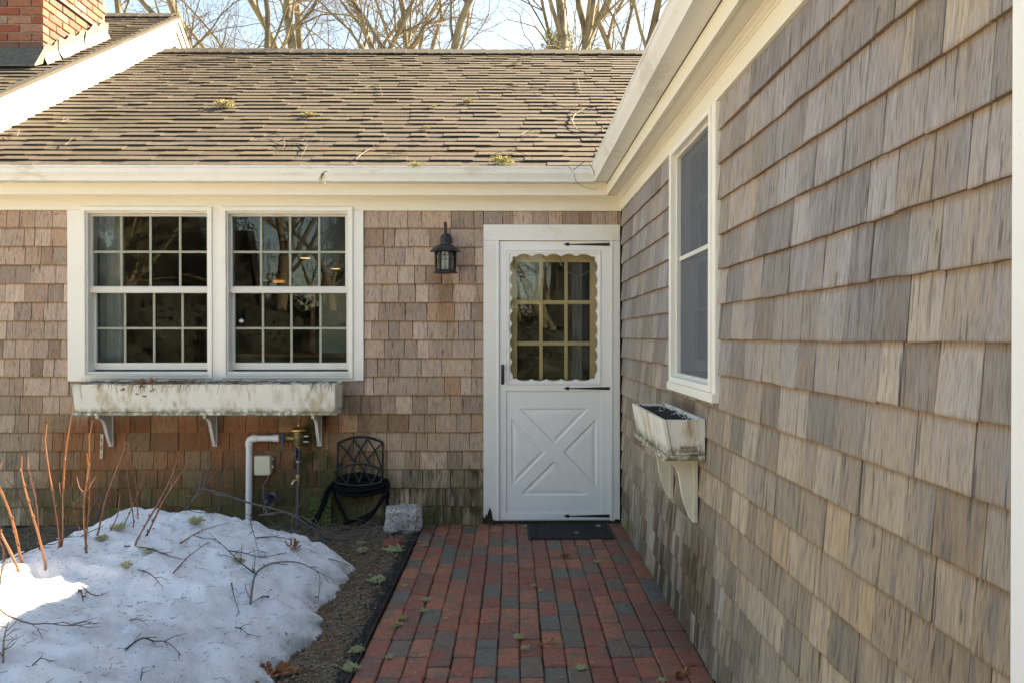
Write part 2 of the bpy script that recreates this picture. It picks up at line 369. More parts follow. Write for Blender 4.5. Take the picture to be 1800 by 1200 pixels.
def snow_mat():
    t = NT('old_snow'); n = t.noise(t.position(), 6, 6, .6); n2 = t.noise(t.position(), 70, 4, .7); P = t.xyz()
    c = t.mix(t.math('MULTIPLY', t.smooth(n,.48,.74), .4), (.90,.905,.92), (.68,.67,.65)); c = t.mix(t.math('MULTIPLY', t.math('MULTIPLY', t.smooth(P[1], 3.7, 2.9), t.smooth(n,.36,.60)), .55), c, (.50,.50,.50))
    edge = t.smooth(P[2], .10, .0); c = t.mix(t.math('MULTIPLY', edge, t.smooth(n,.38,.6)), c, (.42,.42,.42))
    c = t.mix(t.math('MULTIPLY', t.smooth(n2,.68,.74), .55), c, (.25,.20,.15))
    return t.finish(c, .55, t.math('ADD', n, t.math('MULTIPLY', n2, .7)), .85, .03, Subsurface__Weight=.25, Subsurface__Radius=(.03,.035,.045), Subsurface__Scale=1.6)
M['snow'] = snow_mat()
def bark_mat(name, a, b, lich):
    t = NT(name); n = t.noise(t.vec((9,9,3)), 1, 5, .65); n2 = t.noise(t.position(), 2.5, 4)
    c = t.mix(t.smooth(n,.3,.7), a, b); c = t.mix(t.math('MULTIPLY', t.smooth(n2,.38,.6), .8), c, lich)
    return t.finish(c, .9, n, .6, .02)
M['bark'] = bark_mat('oak_bark', (.075,.056,.037), (.14,.11,.075), (.175,.15,.085))
M['bark2'] = bark_mat('pale_bark', (.09,.07,.05), (.165,.135,.10), (.20,.17,.10))
M['needle'] = plain('pine_needles', (.19,.19,.065), .7, 0, .1, 3, .4)
M['cane'] = plain('orange_cane', (.19,.072,.026), .45, 0, .15, 14, .45)
M['canedark'] = plain('brown_cane', (.20,.085,.05), .5, 0, .15, 14, .4)
M['twig'] = plain('grey_twig', (.15,.12,.10), .8, 0, .3, 20, .35)
M['twigdark'] = plain('dark_twig', (.05,.038,.032), .8, 0, .3, 20, .35)
M['straw'] = plain('dry_vine', (.19,.125,.075), .8, 0, .3, 14, .5)
M['lichen'] = plain('lichen', (.44,.43,.22), .9, 0, .3, 30, .3)
M['lichengold'] = plain('golden_lichen', (.40,.35,.14), .9, 0, .3, 30, .3)
M['leaf'] = plain('dead_leaf', (.30,.11,.045), .7, 0, .3, 40, .35)
M['potsoil'] = plain('potting_soil', (.022,.016,.012), .95, 0, .9, 60, .6)
def granite_mat():
    t = NT('granite'); n = t.n('ShaderNodeTexVoronoi'); t.put(n.inputs['Vector'], t.position()); n.inputs['Scale'].default_value = 150
    c = t.ramp(n.outputs['Color'], [(.15,(.08,.075,.07)),(.35,(.34,.31,.29)),(.6,(.46,.42,.39)),(.9,(.55,.52,.50))])
    n2 = t.noise(t.position(), 30, 4); return t.finish(c, .8, n2, .5, .008)
M['granite'] = granite_mat()
M['room'] = plain('room_wall', (.16,.145,.12), .8); M['roomfloor'] = plain('room_floor', (.12,.07,.04), .5)
M['curtain'] = plain('curtain_cloth', (.40,.42,.45), .9, 0, .1, 9, .2)
M['curtainwhite'] = plain('sheer_cloth', (.55,.56,.60), .9, 0, .1, 9, .2)
M['cupboard'] = plain('cupboard_paint', (.52,.50,.40), .6); M['wood'] = plain('brown_wood', (.26,.10,.04), .5, 0, .2, 20, .3)
M['needleg'] = plain('evergreen_foliage', (.022,.026,.016), .8, 0, .2, 3, .4)
M['bulb'] = plain('frosted_bulb', (.8,.76,.62), .4, 0, 0, 5, .05)

# ------------------------------------------------------------ ground, soil bed, path base
g = MB(); g.add([(-90,-90,-.06),(90,-90,-.06),(90,120,-.06),(-90,120,-.06)], [(0,1,2,3)])
g.build('ground', M['ground'], kind='structure')
def soilz(x, y):
    e = min(1, max(0, (-.66-x)/.10)); return -.035*e*0 - .012 + e*(.018*noise.noise(Vector((x*3.1, y*3.1, 1.3))) + .008*noise.noise(Vector((x*13, y*13, 4.3))))
def grid(f, x0, x1, y0, y1, st):
    nx = int((x1-x0)/st)+1; ny = int((y1-y0)/st)+1
    v = []; fa = []
    for j in range(ny+1):
        for i in range(nx+1):
            x = x0+(x1-x0)*i/nx; y = y0+(y1-y0)*j/ny; v.append((x, y, f(x, y)))
    for j in range(ny):
        for i in range(nx): q = j*(nx+1)+i; fa.append((q, q+1, q+nx+2, q+nx+1))
    return v, fa
s = MB(); s.add(*grid(soilz, -6.5, -.635, .5, WY+.05, .04)); s.build('soil_bed', M['soil'], kind='structure', smooth=True)

# brick path: pieces are children of the path bed
PL, PR = -.632, WX-.004
b = MB(); b.box(PL, PR+.01, -3.0, WY, -.09, -.014)
path = b.build('brick_path', M['joint'], kind='structure', origin=(PL, 3, 0))
def brick_mesh(name, lx, ly, lz, m, seed, bev=.0045):
    r = random.Random(seed); bm = bmesh.new(); bmesh.ops.create_cube(bm, size=1)
    for v in bm.verts: v.co = Vector((v.co.x*lx, v.co.y*ly, v.co.z*lz)) + Vector((r.uniform(-1,1), r.uniform(-1,1), r.uniform(-.5,.5)))*.0016
    bmesh.ops.bevel(bm, geom=[e for e in bm.edges], offset=bev, segments=1, affect='EDGES')
    me = bpy.data.meshes.new(name); bm.to_mesh(me); bm.free(); me.materials.append(m); return me
pm = [brick_mesh('paver', .0925, .191, .06, M['paver'], i, .006) for i in range(4)]
ph = [brick_mesh('paver_half', .0925, .0925, .06, M['paver'], i+9, .006) for i in range(2)]
ncol = 15; cw = (PR-PL)/ncol; farp = MB()
path_off = wloc(path)
r = random.Random(21)
for c in range(ncol):
    y = WY-.004; x = PL+cw*(c+.5); first = r.random() < .5; wob = r.uniform(0, 6)
    if c in (7,8,9,10,11,12): pass
    if first: seq_len = .1
    else: seq_len = .2
    y -= r.uniform(0, .05)*0
    k = 0
    while y > -2.6:
        L = seq_len if k == 0 else .2
        if k > 0 and r.random() < .10: L = .1
        yc = y-L/2; xx = x+.003*math.sin(yc*1.7)+.0012*math.sin(yc*2.3+wob)+r.uniform(-.0007,.0007)
        zt = -.030+r.uniform(-.003,.0025)+.003*noise.noise(Vector((xx*2,yc*2,0)))
        if yc > 2.95:
            o = bpy.data.objects.new('brick', (r.choice(pm) if L > .15 else r.choice(ph))); COL.objects.link(o); o.parent = path
            o.location = Vector((xx, yc, zt))-path_off; o.rotation_euler = (r.uniform(-.012,.012), r.uniform(-.015,.015), r.uniform(-.012,.012))
        else:
            farp.box(xx-.046, xx+.046, yc-L/2+.002, yc+L/2-.002, -.06, zt+.03)
        y -= L+.0012; k += 1
farp.build('near_bricks', M['paver'], path, bevel=.003, kind='stuff')
e = MB(); e.box(PL-.012, PL-.004, -3, 5.60, -.05, .012)
tag(e.build('path_edging', M['black'], bevel=.002), 'thin black plastic edging strip along the left side of the brick path', 'edging')

# ------------------------------------------------------------ the cottage
house = thing('house', 'single storey cottage with weathered cedar shingle walls, white trim and brown roof', 'house', (0, WY, 0))
WALLTOP = 2.30
# walls (sheathing) with openings
def px_u(px, d=0.0): return onY(px, 592, WY+d).x
def px_z(py, px=898, d=0.0): return onY(px, py, WY+d).z
wz0, wz1 = px_z(668), px_z(371)          # window casing outer
wu0, wu1 = px_u(122), px_u(640)
du0, du1 = px_u(850), px_u(1093); dz1 = px_z(396)
rear = MB().prism([[(-6.5,-.15),(du0+.05,-.15),(du0+.05,dz1-.05),(du1-.02,dz1-.05),(du1-.02,-.15),(6.5,-.15),(6.5,2.5),(-6.5,2.5)],
                   [(wu0+.06,wz0+.05),(wu1-.06,wz0+.05),(wu1-.06,wz1+.03),(wu0+.06,wz1+.03)]], 0, .13, tb).build('rear_wall', M['felt'], house)
SY0, SY1 = 3.08, 3.985               # side window casing outer (along the wall)
SZ0, SZ1 = 1.108, 2.29
side = MB().prism([[(1.14,-.15),(WY+.05,-.15),(WY+.05,2.55),(1.14,2.55)], [(SY0+.06,SZ0+.05),(SY1-.06,SZ0+.05),(SY1-.06,SZ1),(SY0+.06,SZ1)]], 0, .13, ts).build('side_wall', M['felt'], house)

# shingle pieces
def shingle_mesh(m, seed, H=.155, t=.012):
    r = random.Random(seed); n = 4; v = []; f = []
    xs = [-.5, -.485, -.2+r.uniform(-.1,.1), .2+r.uniform(-.1,.1), .485, .5]
    bz = [r.uniform(-.0015,.0015) for _ in xs]; bz[0] = bz[1]+.0012; bz[-1] = bz[-2]+.0012
    cup = [r.uniform(-.0008,.0008) for _ in xs]
    for i, x in enumerate(xs):
        e = .0022 if i in (0, len(xs)-1) else 0
        v += [(x, 0, bz[i]+.001), (x, -t+e+cup[i], bz[i]+.0016), (x, -t-.0006+e+cup[i], bz[i]+.005), (x, -.0035+e*.8, H*.87), (x, -.001, H)]
    k = 5
    for i in range(len(xs)-1):
        for j in range(k-1): a = i*k+j; f.append((a, a+k, a+k+1, a+1))
    f.append(tuple(range(k))); f.append(tuple((len(xs)-1)*k+j for j in range(k))[::-1])
    return v, f
SV = [shingle_mesh(None, i, t=.012+.0014*(i%4)) for i in range(8)]
def meshof(v, f, name, m):
    me = bpy.data.meshes.new(name); me.from_pydata(v, [], f)
    bm = bmesh.new(); bm.from_mesh(me); bmesh.ops.recalc_face_normals(bm, faces=bm.faces); bm.to_mesh(me); bm.free()
    me.materials.append(m)
    if name == 'roof_shingle':
        me.materials.append(M['core'])
        for p in me.polygons:
            if p.normal.y < -.5: p.material_index = 1
    return me
SM_r = [meshof(*q, 'shingle', M['sh_rear']) for q in SV]; SM_s = [meshof(*q, 'shingle', M['sh_side']) for q in SV]
PITCHZ = .1345
def lay(parent, meshes, T, z0, ncourse, u0, u1, holes, wlo, whi, rotz, seed, ztop, limit=None, matk=None):
    r = random.Random(seed); pieces = []
    for k in range(ncourse):
        z = z0 + k*PITCHZ
        if z > ztop: break
        u = u0 - r.uniform(0, .1)
        while u < u1:
            w = r.uniform(wlo, whi) if r.random() < .8 else r.uniform(whi, whi*1.35)
            a, b_ = max(u, u0), min(u+w, u1); u += w
            if b_-a < .006: continue
            segs = [(a, b_, 0)]
            for (h0, h1, hz0, hz1) in holes:
                ns = []
                for (p, q, dz) in segs:
                    if z+PITCHZ <= hz0+.02 or z >= hz1-.012: ns.append((p, q, dz)); continue
                    if q <= h0 or p >= h1: ns.append((p, q, dz)); continue
                    if z < hz0:
                        if p < h0-.004: ns.append((p, h0-.001, dz))
                        ns.append((max(p,h0), min(q,h1), -(hz0+.03-z)))
                        if q > h1+.004: ns.append((h1+.001, q, dz))
                        continue      # course under the opening: its top hides behind the casing
                    if z + PITCHZ > hz1 + .02 and z < hz1:              # cut from below by the head casing
                        if p < h0-.004: ns.append((p, h0-.001, dz))
                        ns.append((max(p,h0), min(q,h1), hz1-z))
                        if q > h1+.004: ns.append((h1+.001, q, dz))
                        continue
                    if p < h0-.004: ns.append((p, h0-.001, dz))
                    if q > h1+.004: ns.append((h1+.001, q, dz))
                segs = ns
            for p, q, dz in segs:
                if q-p > .004: pieces.append((p, q, z, dz))
    out = []
    for p, q, z, dz in pieces:
        gap = r.uniform(.0015, .0048) if T is tb else (r.uniform(.002,.0045) if r.random() < .6 else r.uniform(.005,.0085))
        out.append(((p+q)/2, q-p-gap, z+r.uniform(-.0022,.0022), dz, r.randrange(8), r.uniform(-.006,.006), r.uniform(-.004,.004)))
    return out
def place(pieces, parent, meshes, T, rotz):
    off = wloc(parent)
    for u, w, z, dz, mi, rt, rl in pieces:
        o = bpy.data.objects.new('shingle', meshes[mi]); COL.objects.link(o); o.parent = parent
        zs = 1.0
        if dz > 0: z = z+dz; zs = (PITCHZ-dz+.02)/.155
        elif dz < 0: zs = min(1, -dz/.155)
        o.location = Vector(T(u, -.001, z))-off; o.scale = (max(w,.003), 1, zs); o.rotation_euler = (rl, rt, rotz)
def join(pieces, parent, T, name, m, sidef):
    mb = MB()
    for u, w, z, dz, mi, rt, rl in pieces:
        zs = 1.0
        if dz > 0: z = z+dz; zs = (PITCHZ-dz+.02)/.155
        elif dz < 0: zs = min(1, -dz/.155)
        v, f = SV[mi]
        mb.add([T(u + (x*w)*(-1 if sidef else 1), -.001+y, z+zz*zs+x*w*rt) for x, y, zz in v], f)
    mb.build(name, m, parent, kind='stuff')
Zr0 = 2.148-16*PITCHZ
holes = [(wu0, wu1, wz0, wz1+.3), (du0, du1, -1, dz1)]
rp = lay(rear, SM_r, tb, Zr0, 18, -4.02, WX-.012, holes, .075, .165, 0, 3, 2.27)
inview = [p for p in rp if p[0] > -3.85]; outv = [p for p in rp if p[0] <= -3.85]
rp2 = lay(rear, SM_r, tb, Zr0, 18, -6.4, -4.02, [], .09, .17, 0, 5, 2.27)
place(inview, rear, SM_r, tb, 0); join(outv+rp2, rear, tb, 'outer_shingles', M['sh_rear'], False)
Zs0 = 1.350-10*PITCHZ
sp = lay(side, SM_s, ts, Zs0, 18, 1.255, WY-.016, [(SY0, SY1, SZ0, SZ1+.3)], .10, .185, R(-90), 11, 2.26)
def vis(p):
    y, z = p[0], p[2]; px = WX/y*F; pz = (z+.06-CAMZ)/y*F
    return (abs(pz) < 640) and px < 905, (1/y)**2
seen = sorted([p for p in sp if vis(p)[0]], key=lambda p: p[0]); un = [p for p in sp if not vis(p)[0]]
place(seen[:300], side, SM_s, ts, R(-90)); join(seen[300:]+un, side, ts, 'far_shingles', M['sh_side'], True)
print('rear shingles', len(inview), 'side seen', len(seen))

nl = MB(); r = random.Random(77)
for i in range(34):
    u = -3.8+4.6*i/34+r.uniform(-.04,.04)
    if wu0-.03 < u < wu1+.03: continue
    for k in range(2): nl.lathe(tb(u+k*r.uniform(.012,.05), -.007, 2.255-r.uniform(0,.02)), [(.0045,0),(.0045,-.0035),(.001,-.004)], 6, 'y')
nl.build('nail_heads', M['pipe'] if 'pipe' in M else M['felt'], rear, kind='stuff')
# corner board at the near end of the side wall, house corners and closing walls
MB().box(1.155, 1.258, -.022, .03, -.1, 2.3, ts).build('corner_board', M['doorwhite'], house, bevel=.002)
MB().box(1.14, 1.155, -.018, .6, -.1, 2.3, ts).build('corner_board', M['doorwhite'], house, bevel=.002)
MB().box(WX+.13, 6.2, 1.14, 1.27, -.1, 2.6).add([(WX+.13,1.2,2.6),(6.2,1.2,2.6),(3.42,1.2,4.05)],[(0,1,2)]).build('gable_wall', M['sh_side'], house)
MB().box(6.2, 6.33, 1.14, 12.6, -.1, 2.6).box(-6.6,-6.47,WY,12.6,-.1,2.6).box(-6.6,6.33,12.6,12.73,-.1,2.6).build('outer_wall', M['sh_side'], house)

# frieze, crown, soffit, fascia, gutters
FZ0, FZ1 = 2.275, 2.372
MB().box(-6.5, WX-.022, -.020, .02, FZ0, FZ1, tb).build('frieze_board', M['cream_bounce'], house, bevel=.0015)
MB().box(1.14, WY-.0, -.022, .02, FZ0, FZ1+.003, ts).build('frieze_board', M['cream_bounce'], house, bevel=.0015)
def sweep(prof, x0, y0, name, m):  # prof (d outward, z): runs along rear wall then the side wall with a mitre, as two meshes
    p1 = MB(); n = len(prof); v = []
    for u_end in (0, 1):
        for d, z in prof:
            v.append((-6.6, WY-d, z) if not u_end else (WX-d, WY-d, z))
    f = [(i, (i+1)%n, n+(i+1)%n, n+i) for i in range(n)] + [tuple(range(n))[::-1], tuple(range(n, 2*n))]
    p1.add(v, f).build(name, m, house)
    p2 = MB(); v = []
    for u_end in (0, 1):
        for d, z in prof:
            v.append((WX-d, 1.0, z) if not u_end else (WX-d+.0004, WY-d, z))
    p2.add(v, f).build(name, m, house)
crown = [(.0,2.352),(.012,2.352),(.014,2.358),(.026,2.362),(.030,2.370),(.040,2.376),(.042,2.3815),(.0,2.3815)]
sweep([(-.02+d+.02 if d else -.0, z) for d, z in [(0,2.350),(.026,2.350),(.028,2.357),(.034,2.359),(.038,2.367),(.048,2.372),(.05,2.3795),(0,2.3795)]], 0, 0, 'crown_moulding', M['cream_bounce'])
FO = .135   # fascia outward offset
sweep([(-.02,2.381),(FO-.018,2.381),(FO-.018,2.395),(-.02,2.395)], 0, 0, 'soffit', M['cream_bounce'])
sweep([(FO-.018,2.372),(FO,2.366),(FO,2.47),(FO-.018,2.53)], 0, 0, 'fascia', M['cream_bounce'])
g0, g1 = CAMZ+1.085, CAMZ+1.187
gp = [(FO+.001,g0),(FO+.095,g0),(FO+.097,g0+.012),(FO+.104,g0+.03),(FO+.118,g0+.055),(FO+.122,g0+.085),(FO+.128,g0+.09),(FO+.128,g1),(FO+.120,g1),(FO+.120,g0+.092),(FO+.114,g0+.087),(FO+.110,g0+.057),(FO+.09,g0+.008),(FO+.005,g0+.006),(FO+.005,g1-.012),(FO+.001,g1-.012)]
sweep(gp, 0, 0, 'gutter', M['gutter'])
# mitre strap and the seam of the gutter underside
MB().box(WX-FO-.10, WX-FO+.002, WY-FO-.10, WY-FO-.097, g0-.0015, g0+.0005).build('gutter_seam', M['black'], house)
MB().box(WX-FO-.004, WX-FO-.0005, 1.1, WY-FO-.02, g0-.002, g0+.001).build('gutter_seam', M['black'], house)

# roof decks
RIDY = 9.15; RIDZ = EZ+RS*(RIDY-EY)
UZ = .33; URY = 9.57; URZ = EZ+UZ+RS*(URY-EY); RX = -4.0
def slab(mb, x0, x1, y0, z0, y1, z1, th=.03):
    mb.quadbox([(x0,y0,z0-th),(x1,y0,z0-th),(x1,y1,z1-th),(x0,y1,z1-th),(x0,y0,z0),(x1,y0,z0),(x1,y1,z1),(x0,y1,z1)])
roof = MB(); slab(roof, RX-.02, 5.2, EY-.03, EZ-.022, RIDY, RIDZ-.006); slab(roof, RX-.02, 5.2, RIDY+.001, RIDZ-.006, 12.9, RIDZ-RS*(12.9-RIDY))
roof = roof.build('roof', M['ridge'], house)
up = MB(); slab(up, -6.9, RX+.02, EY-.05, EZ+UZ-.045, URY, URZ-.008, .02); slab(up, -6.9, RX+.02, URY+.001, URZ-.008, 12.9, URZ-.8*(12.9-URY), .02)
up = up.build('upper_roof', M['ridge'], house)
wr = MB(); WRX, WRZ = 3.42, EZ+.56*(3.42-.60)
wr.quadbox([(.60,.95,EZ-.03),(WRX,.95,WRZ-.03),(WRX,9.1,WRZ-.03),(.60,9.1,EZ-.03),(.60,.95,EZ),(WRX,.95,WRZ),(WRX,9.1,WRZ),(.60,9.1,EZ)])
# keep the wing roof clear of the rear roof in front of the valley
wr.v = []; wr.f = []
def wz(x): return EZ-.004+.56*(x-.60)
pts = [(.60,.95),(WRX,.95),(WRX,EY+(wz(WRX)-EZ)/RS+.3),(.60,EY-.01)]
wr.quadbox([(x,y,wz(x)-.03) for x,y in pts]+[(x,y,wz(x)) for x,y in pts])
wr.quadbox([(WRX+.001,.95,WRZ-.034),(6.5,.95,EZ-.1),(6.5,9,EZ-.1),(WRX+.001,9,WRZ-.034),(WRX+.001,.95,WRZ-.004),(6.5,.95,EZ-.07),(6.5,9,EZ-.07),(WRX+.001,9,WRZ-.004)])
wr.build('wing_roof', M['roof'], house)

# asphalt shingle tabs
def tab_mesh(seed, t, H=.155):
    r = random.Random(seed); xs = [-.5, -.15, .2, .5]; v = []; f = []
    for x in xs:
        j = r.uniform(-.0008,.0008); c = r.uniform(0,.001)
        v += [(x, j, 0), (x, j, t+c), (x, .01, t+c+.0006), (x, H, .003)]
    for i in range(3):
        for k in range(3): a = i*4+k; f.append((a, a+4, a+5, a+1))
    f.append((0,1,2,3)); f.append((12,15,14,13)); return v, f
TV = [tab_mesh(i, t) for i, t in enumerate((.011,.012,.013,.0155,.017,.018))]
TM = [meshof(*q, 'roof_shingle', M['roof']) for q in TV]
ang = math.atan(RS); ca, sa = math.cos(ang), math.sin(ang)
def roofpieces(x0, x1, e, s1, seed):
    r = random.Random(seed); rows = []; s_ = 0; k = 0
    while s_ < s1:
        x = x0-r.uniform(0,.3); row = []; sag = r.uniform(0,9); thick = False
        while x < x1:
            w = r.uniform(.11,.38); a, b_ = max(x, x0), min(x+w, x1); x += w
            thick = not thick if r.random() < .85 else thick
            if b_-a > .02: row.append(((a+b_)/2, b_-a+.0005, s_+.0015*math.sin(a*1.1+sag)+r.uniform(-.0008,.0008), (r.randrange(3)+3) if thick else r.randrange(3), r.uniform(-.0015,.0015)))
        rows.append(row); s_ += e; k += 1
    return rows
SL = (RIDY-EY)/ca
rows = roofpieces(RX, 5.0, .1205, SL-.08, 31)
off = wloc(roof); cnt = 0; far = MB()
def tabpts(v, x, w, s_, rt, base):
    return [(x+vx*w, EY+(s_+vy+vx*w*rt)*ca-vz*sa, base+(s_+vy+vx*w*rt)*sa+vz*ca) for vx, vy, vz in v]
for row in rows:
    vis_ = [p for p in row if -4.1 < p[0] < 1.6]
    if cnt+len(vis_) <= 300:
        for x, w, s_, ti, rt in vis_:
            o = bpy.data.objects.new('roof_shingle', TM[ti]); COL.objects.link(o); o.parent = roof; cnt += 1
            o.location = Vector((x, EY+s_*ca, EZ-.006+s_*sa))-off; o.rotation_euler = (ang, 0, 0); o.scale = (w, 1, 1)
        rest = [p for p in row if p not in vis_]
    else: rest = row
    for x, w, s_, ti, rt in rest:
        if x < 1.9: far.add(tabpts(TV[ti][0], x, w, s_, rt, EZ-.006), TV[ti][1])
def twomat(o):
    o.data.materials.append(M['core'])
    for p in o.data.polygons:
        if p.normal.y < -.72 : p.material_index = 1
twomat(far.build('far_roof_shingles', M['roof'], roof, kind='stuff'))
um = MB()
for row in roofpieces(-6.0, RX+.03, .1205, (URY-EY)/ca-.08, 77):
    for x, w, s_, ti, rt in row: um.add(tabpts(TV[ti][0], x, w, s_, rt, EZ+UZ-.012), TV[ti][1])
twomat(um.build('roof_shingles', M['roof'], up, kind='stuff'))
# ridge caps, a saddle of overlapping folded tabs
def ridge(x0, x1, y, z, parent):
    x = x0; mb = MB(); r = random.Random(5); k = 0
    while x < x1:
        d = r.uniform(0,.004); w = .17
        mb.quadbox([(x,y-w*.8,z-w*RS*.8+.012+d),(x+.16,y-w*.8,z-w*RS*.8+.018+d),(x+.16,y,z+.032+d),(x,y,z+.024+d),
                    (x,y-w*.8,z-w*RS*.8+.024+d),(x+.16,y-w*.8,z-w*RS*.8+.03+d),(x+.16,y,z+.045+d),(x,y,z+.037+d)])
        mb.quadbox([(x,y+.001,z+.024+d),(x+.16,y+.001,z+.032+d),(x+.16,y+w*.8,z-w*RS*.8+.018+d),(x,y+w*.8,z-w*RS*.8+.012+d),
                    (x,y+.001,z+.037+d),(x+.16,y+.001,z+.045+d),(x+.16,y+w*.8,z-w*RS*.8+.03+d),(x,y+w*.8,z-w*RS*.8+.024+d)])
        x += .13
    mb.build('ridge_cap', M['ridge'], parent)
ridge(RX+.05, 5, RIDY, RIDZ, roof); ridge(-6.5, RX-.1, URY, URZ-.005, up)
# rake boards on the step between the roofs, facing +X, each its own board
M['rake'] = paint_mat('white_rake_paint', (.80,.79,.75), .5, .12, (.6,.5,.3), 2)
def rakeb(x0, x1, lo, hi, y0=EY-.05, y1=URY, back=True):
    mb = MB(); zz = lambda y: EZ+RS*(y-EY)
    mb.quadbox([(x0,y0,zz(y0)+lo),(x1,y0,zz(y0)+lo),(x1,y1,zz(y1)+lo),(x0,y1,zz(y1)+lo),(x0,y0,zz(y0)+hi),(x1,y0,zz(y0)+hi),(x1,y1,zz(y1)+hi),(x0,y1,zz(y1)+hi)])
    y2 = y1+.5; zb = lambda y, h: zz(y1)+h-.8*(y-y1)
    mb.quadbox([(x0,y1+.001,zb(y1,lo)),(x1,y1+.001,zb(y1,lo)),(x1,y2,zb(y2,lo)),(x0,y2,zb(y2,lo)),(x0,y1+.001,zb(y1,hi)),(x1,y1+.001,zb(y1,hi)),(x1,y2,zb(y2,hi)),(x0,y2,zb(y2,hi))])
    mb.build('rake_board', M['rake'], house, bevel=.002)
rakeb(RX-.02, RX+.004, -.02, .133); rakeb(RX-.02, RX+.026, .142, .249); rakeb(RX-.02, RX+.048, .257, .300)
M['rake_'] = M['rake']; M['rake'] = M['felt']; rakeb(RX-.03, RX+.0062, .126, .150); rakeb(RX-.03, RX+.0285, .243, .265); M['rake'] = M['rake_'];  # dark strips painted in for the shadow gaps between the rake boards
for _n in sorted(o.name for o in bpy.data.objects if o.name.startswith('rake_board'))[-2:]: bpy.data.objects[_n].name = 'trim_joint_shadow'
MB().quadbox([(RX-.02,EY-.05,EZ-.03+.303),(RX+.062,EY-.05,EZ-.03+.303),(RX+.062,URY,EZ+RS*(URY-EY)+.301),(RX-.02,URY,EZ+RS*(URY-EY)+.301),
              (RX-.02,EY-.05,EZ-.03+.335),(RX+.062,EY-.05,EZ-.03+.335),(RX+.062,URY,EZ+RS*(URY-EY)+.335),(RX-.02,URY,EZ+RS*(URY-EY)+.335)]).build('shingle_edge', M['ridge'], up)

# chimney: brick by brick
CX1, CY0, CY1, CX0 = -4.17, 7.16, 8.27, -5.45
core = MB().box(CX0+.012, CX1-.012, CY0+.012, CY1-.012, 2.4, 5.9)
chim = core.build('chimney', M['mortar'], house); off = wloc(chim)
cb = [brick_mesh('chimney_brick', .203, .095, .063, M['brickred'], i+40, .003) for i in range(3)]
r = random.Random(8); crs = .0755; z = 2.9; k = 0
def bk(x, y, z, rz, sx=1):
    o = bpy.data.objects.new('brick', r.choice(cb)); COL.objects.link(o); o.parent = chim
    o.location = Vector((x, y, z))-off; o.rotation_euler = (0, r.uniform(-.006,.006), rz); o.scale = (sx, 1, 1)
ledge_z = onX(105, 2, CX1).z
while z < 4.98:
    pr = .0
    odd = k % 2
    x = CX1 - (.1015 if not odd else .0475)
    first = True
    while x > -4.75:      # front face (bricks or a header at the corner)
        if first and odd: bk(x, CY0+.048, z, 0, .095/.203); x -= .0475+.1015+.010
        else: bk(x, CY0+.048-r.uniform(0,.003), z, 0); x -= .213
        first = False
    y = CY0 + (.1015 if odd else .095+.010+.1015); 
    while y < CY1-.05:    # sunny right face
        L = 1 if y+.1015 < CY1+.01 else (CY1-(y-.1015))/.203
        bk(CX1-.048+r.uniform(-.001,.003)+(.0), y if L == 1 else y-.1015+.203*L/2, z, R(90), L); y += .213
    z += crs; k += 1
MB().box(CX0-.006, CX1+.022, CY0-.022, CY1+.02, ledge_z-.008, ledge_z+.012).build('mortar_ledge', M['mortar'], chim, bevel=.003)
# lead flashing, stepped sheets up the side and an apron in front
r = random.Random(3)
rz_ = lambda y: EZ+UZ+RS*(y-EY)
y = CY0-.02; n_ = 5; stp = (CY1-CY0+.03)/n_
for i in range(n_):
    y0 = CY0-.02+i*stp; y1 = y0+stp-.012; h = .17+r.uniform(-.02,.03); o_ = .006*(i%2)+.006
    mb = MB(); N = 6; v = []; f = []
    for a in range(N+1):
        yy = y0+(y1-y0)*a/N
        for b_ in range(4):
            zz_ = rz_(yy)+h*(b_/3)+ (.02*math.sin(a*1.3+i) if b_ == 3 else 0); out = o_+.014+ .010*math.sin(a*2.1+b_*1.7+i)*(1-b_/3*.5) + (.035 if b_ == 0 else 0)
            v.append((CX1+out, yy, zz_))
    for a in range(N):
        for b_ in range(3): q = a*4+b_; f.append((q, q+4, q+5, q+1))
    nn = len(v); v += [(CX1-.004, q[1], q[2]) for q in v]; f += [tuple(i2+nn for i2 in ff[::-1]) for ff in f[:]]
    mb.add(v, f).build('flashing', M['lead'], chim, smooth=True)
zf = rz_(CY0)
MB().quadbox([(CX0,CY0-.16,zf-.09+.02),(CX1+.02,CY0-.16,zf-.09+.02),(CX1+.02,CY0-.012,zf+.005),(CX0,CY0-.012,zf+.005),(CX0,CY0-.16,zf-.075+.02),(CX1+.02,CY0-.16,zf-.075+.02),(CX1+.02,CY0-.010,zf+.15),(CX0,CY0-.010,zf+.15)]).build('flashing', M['lead'], chim, bevel=.004)

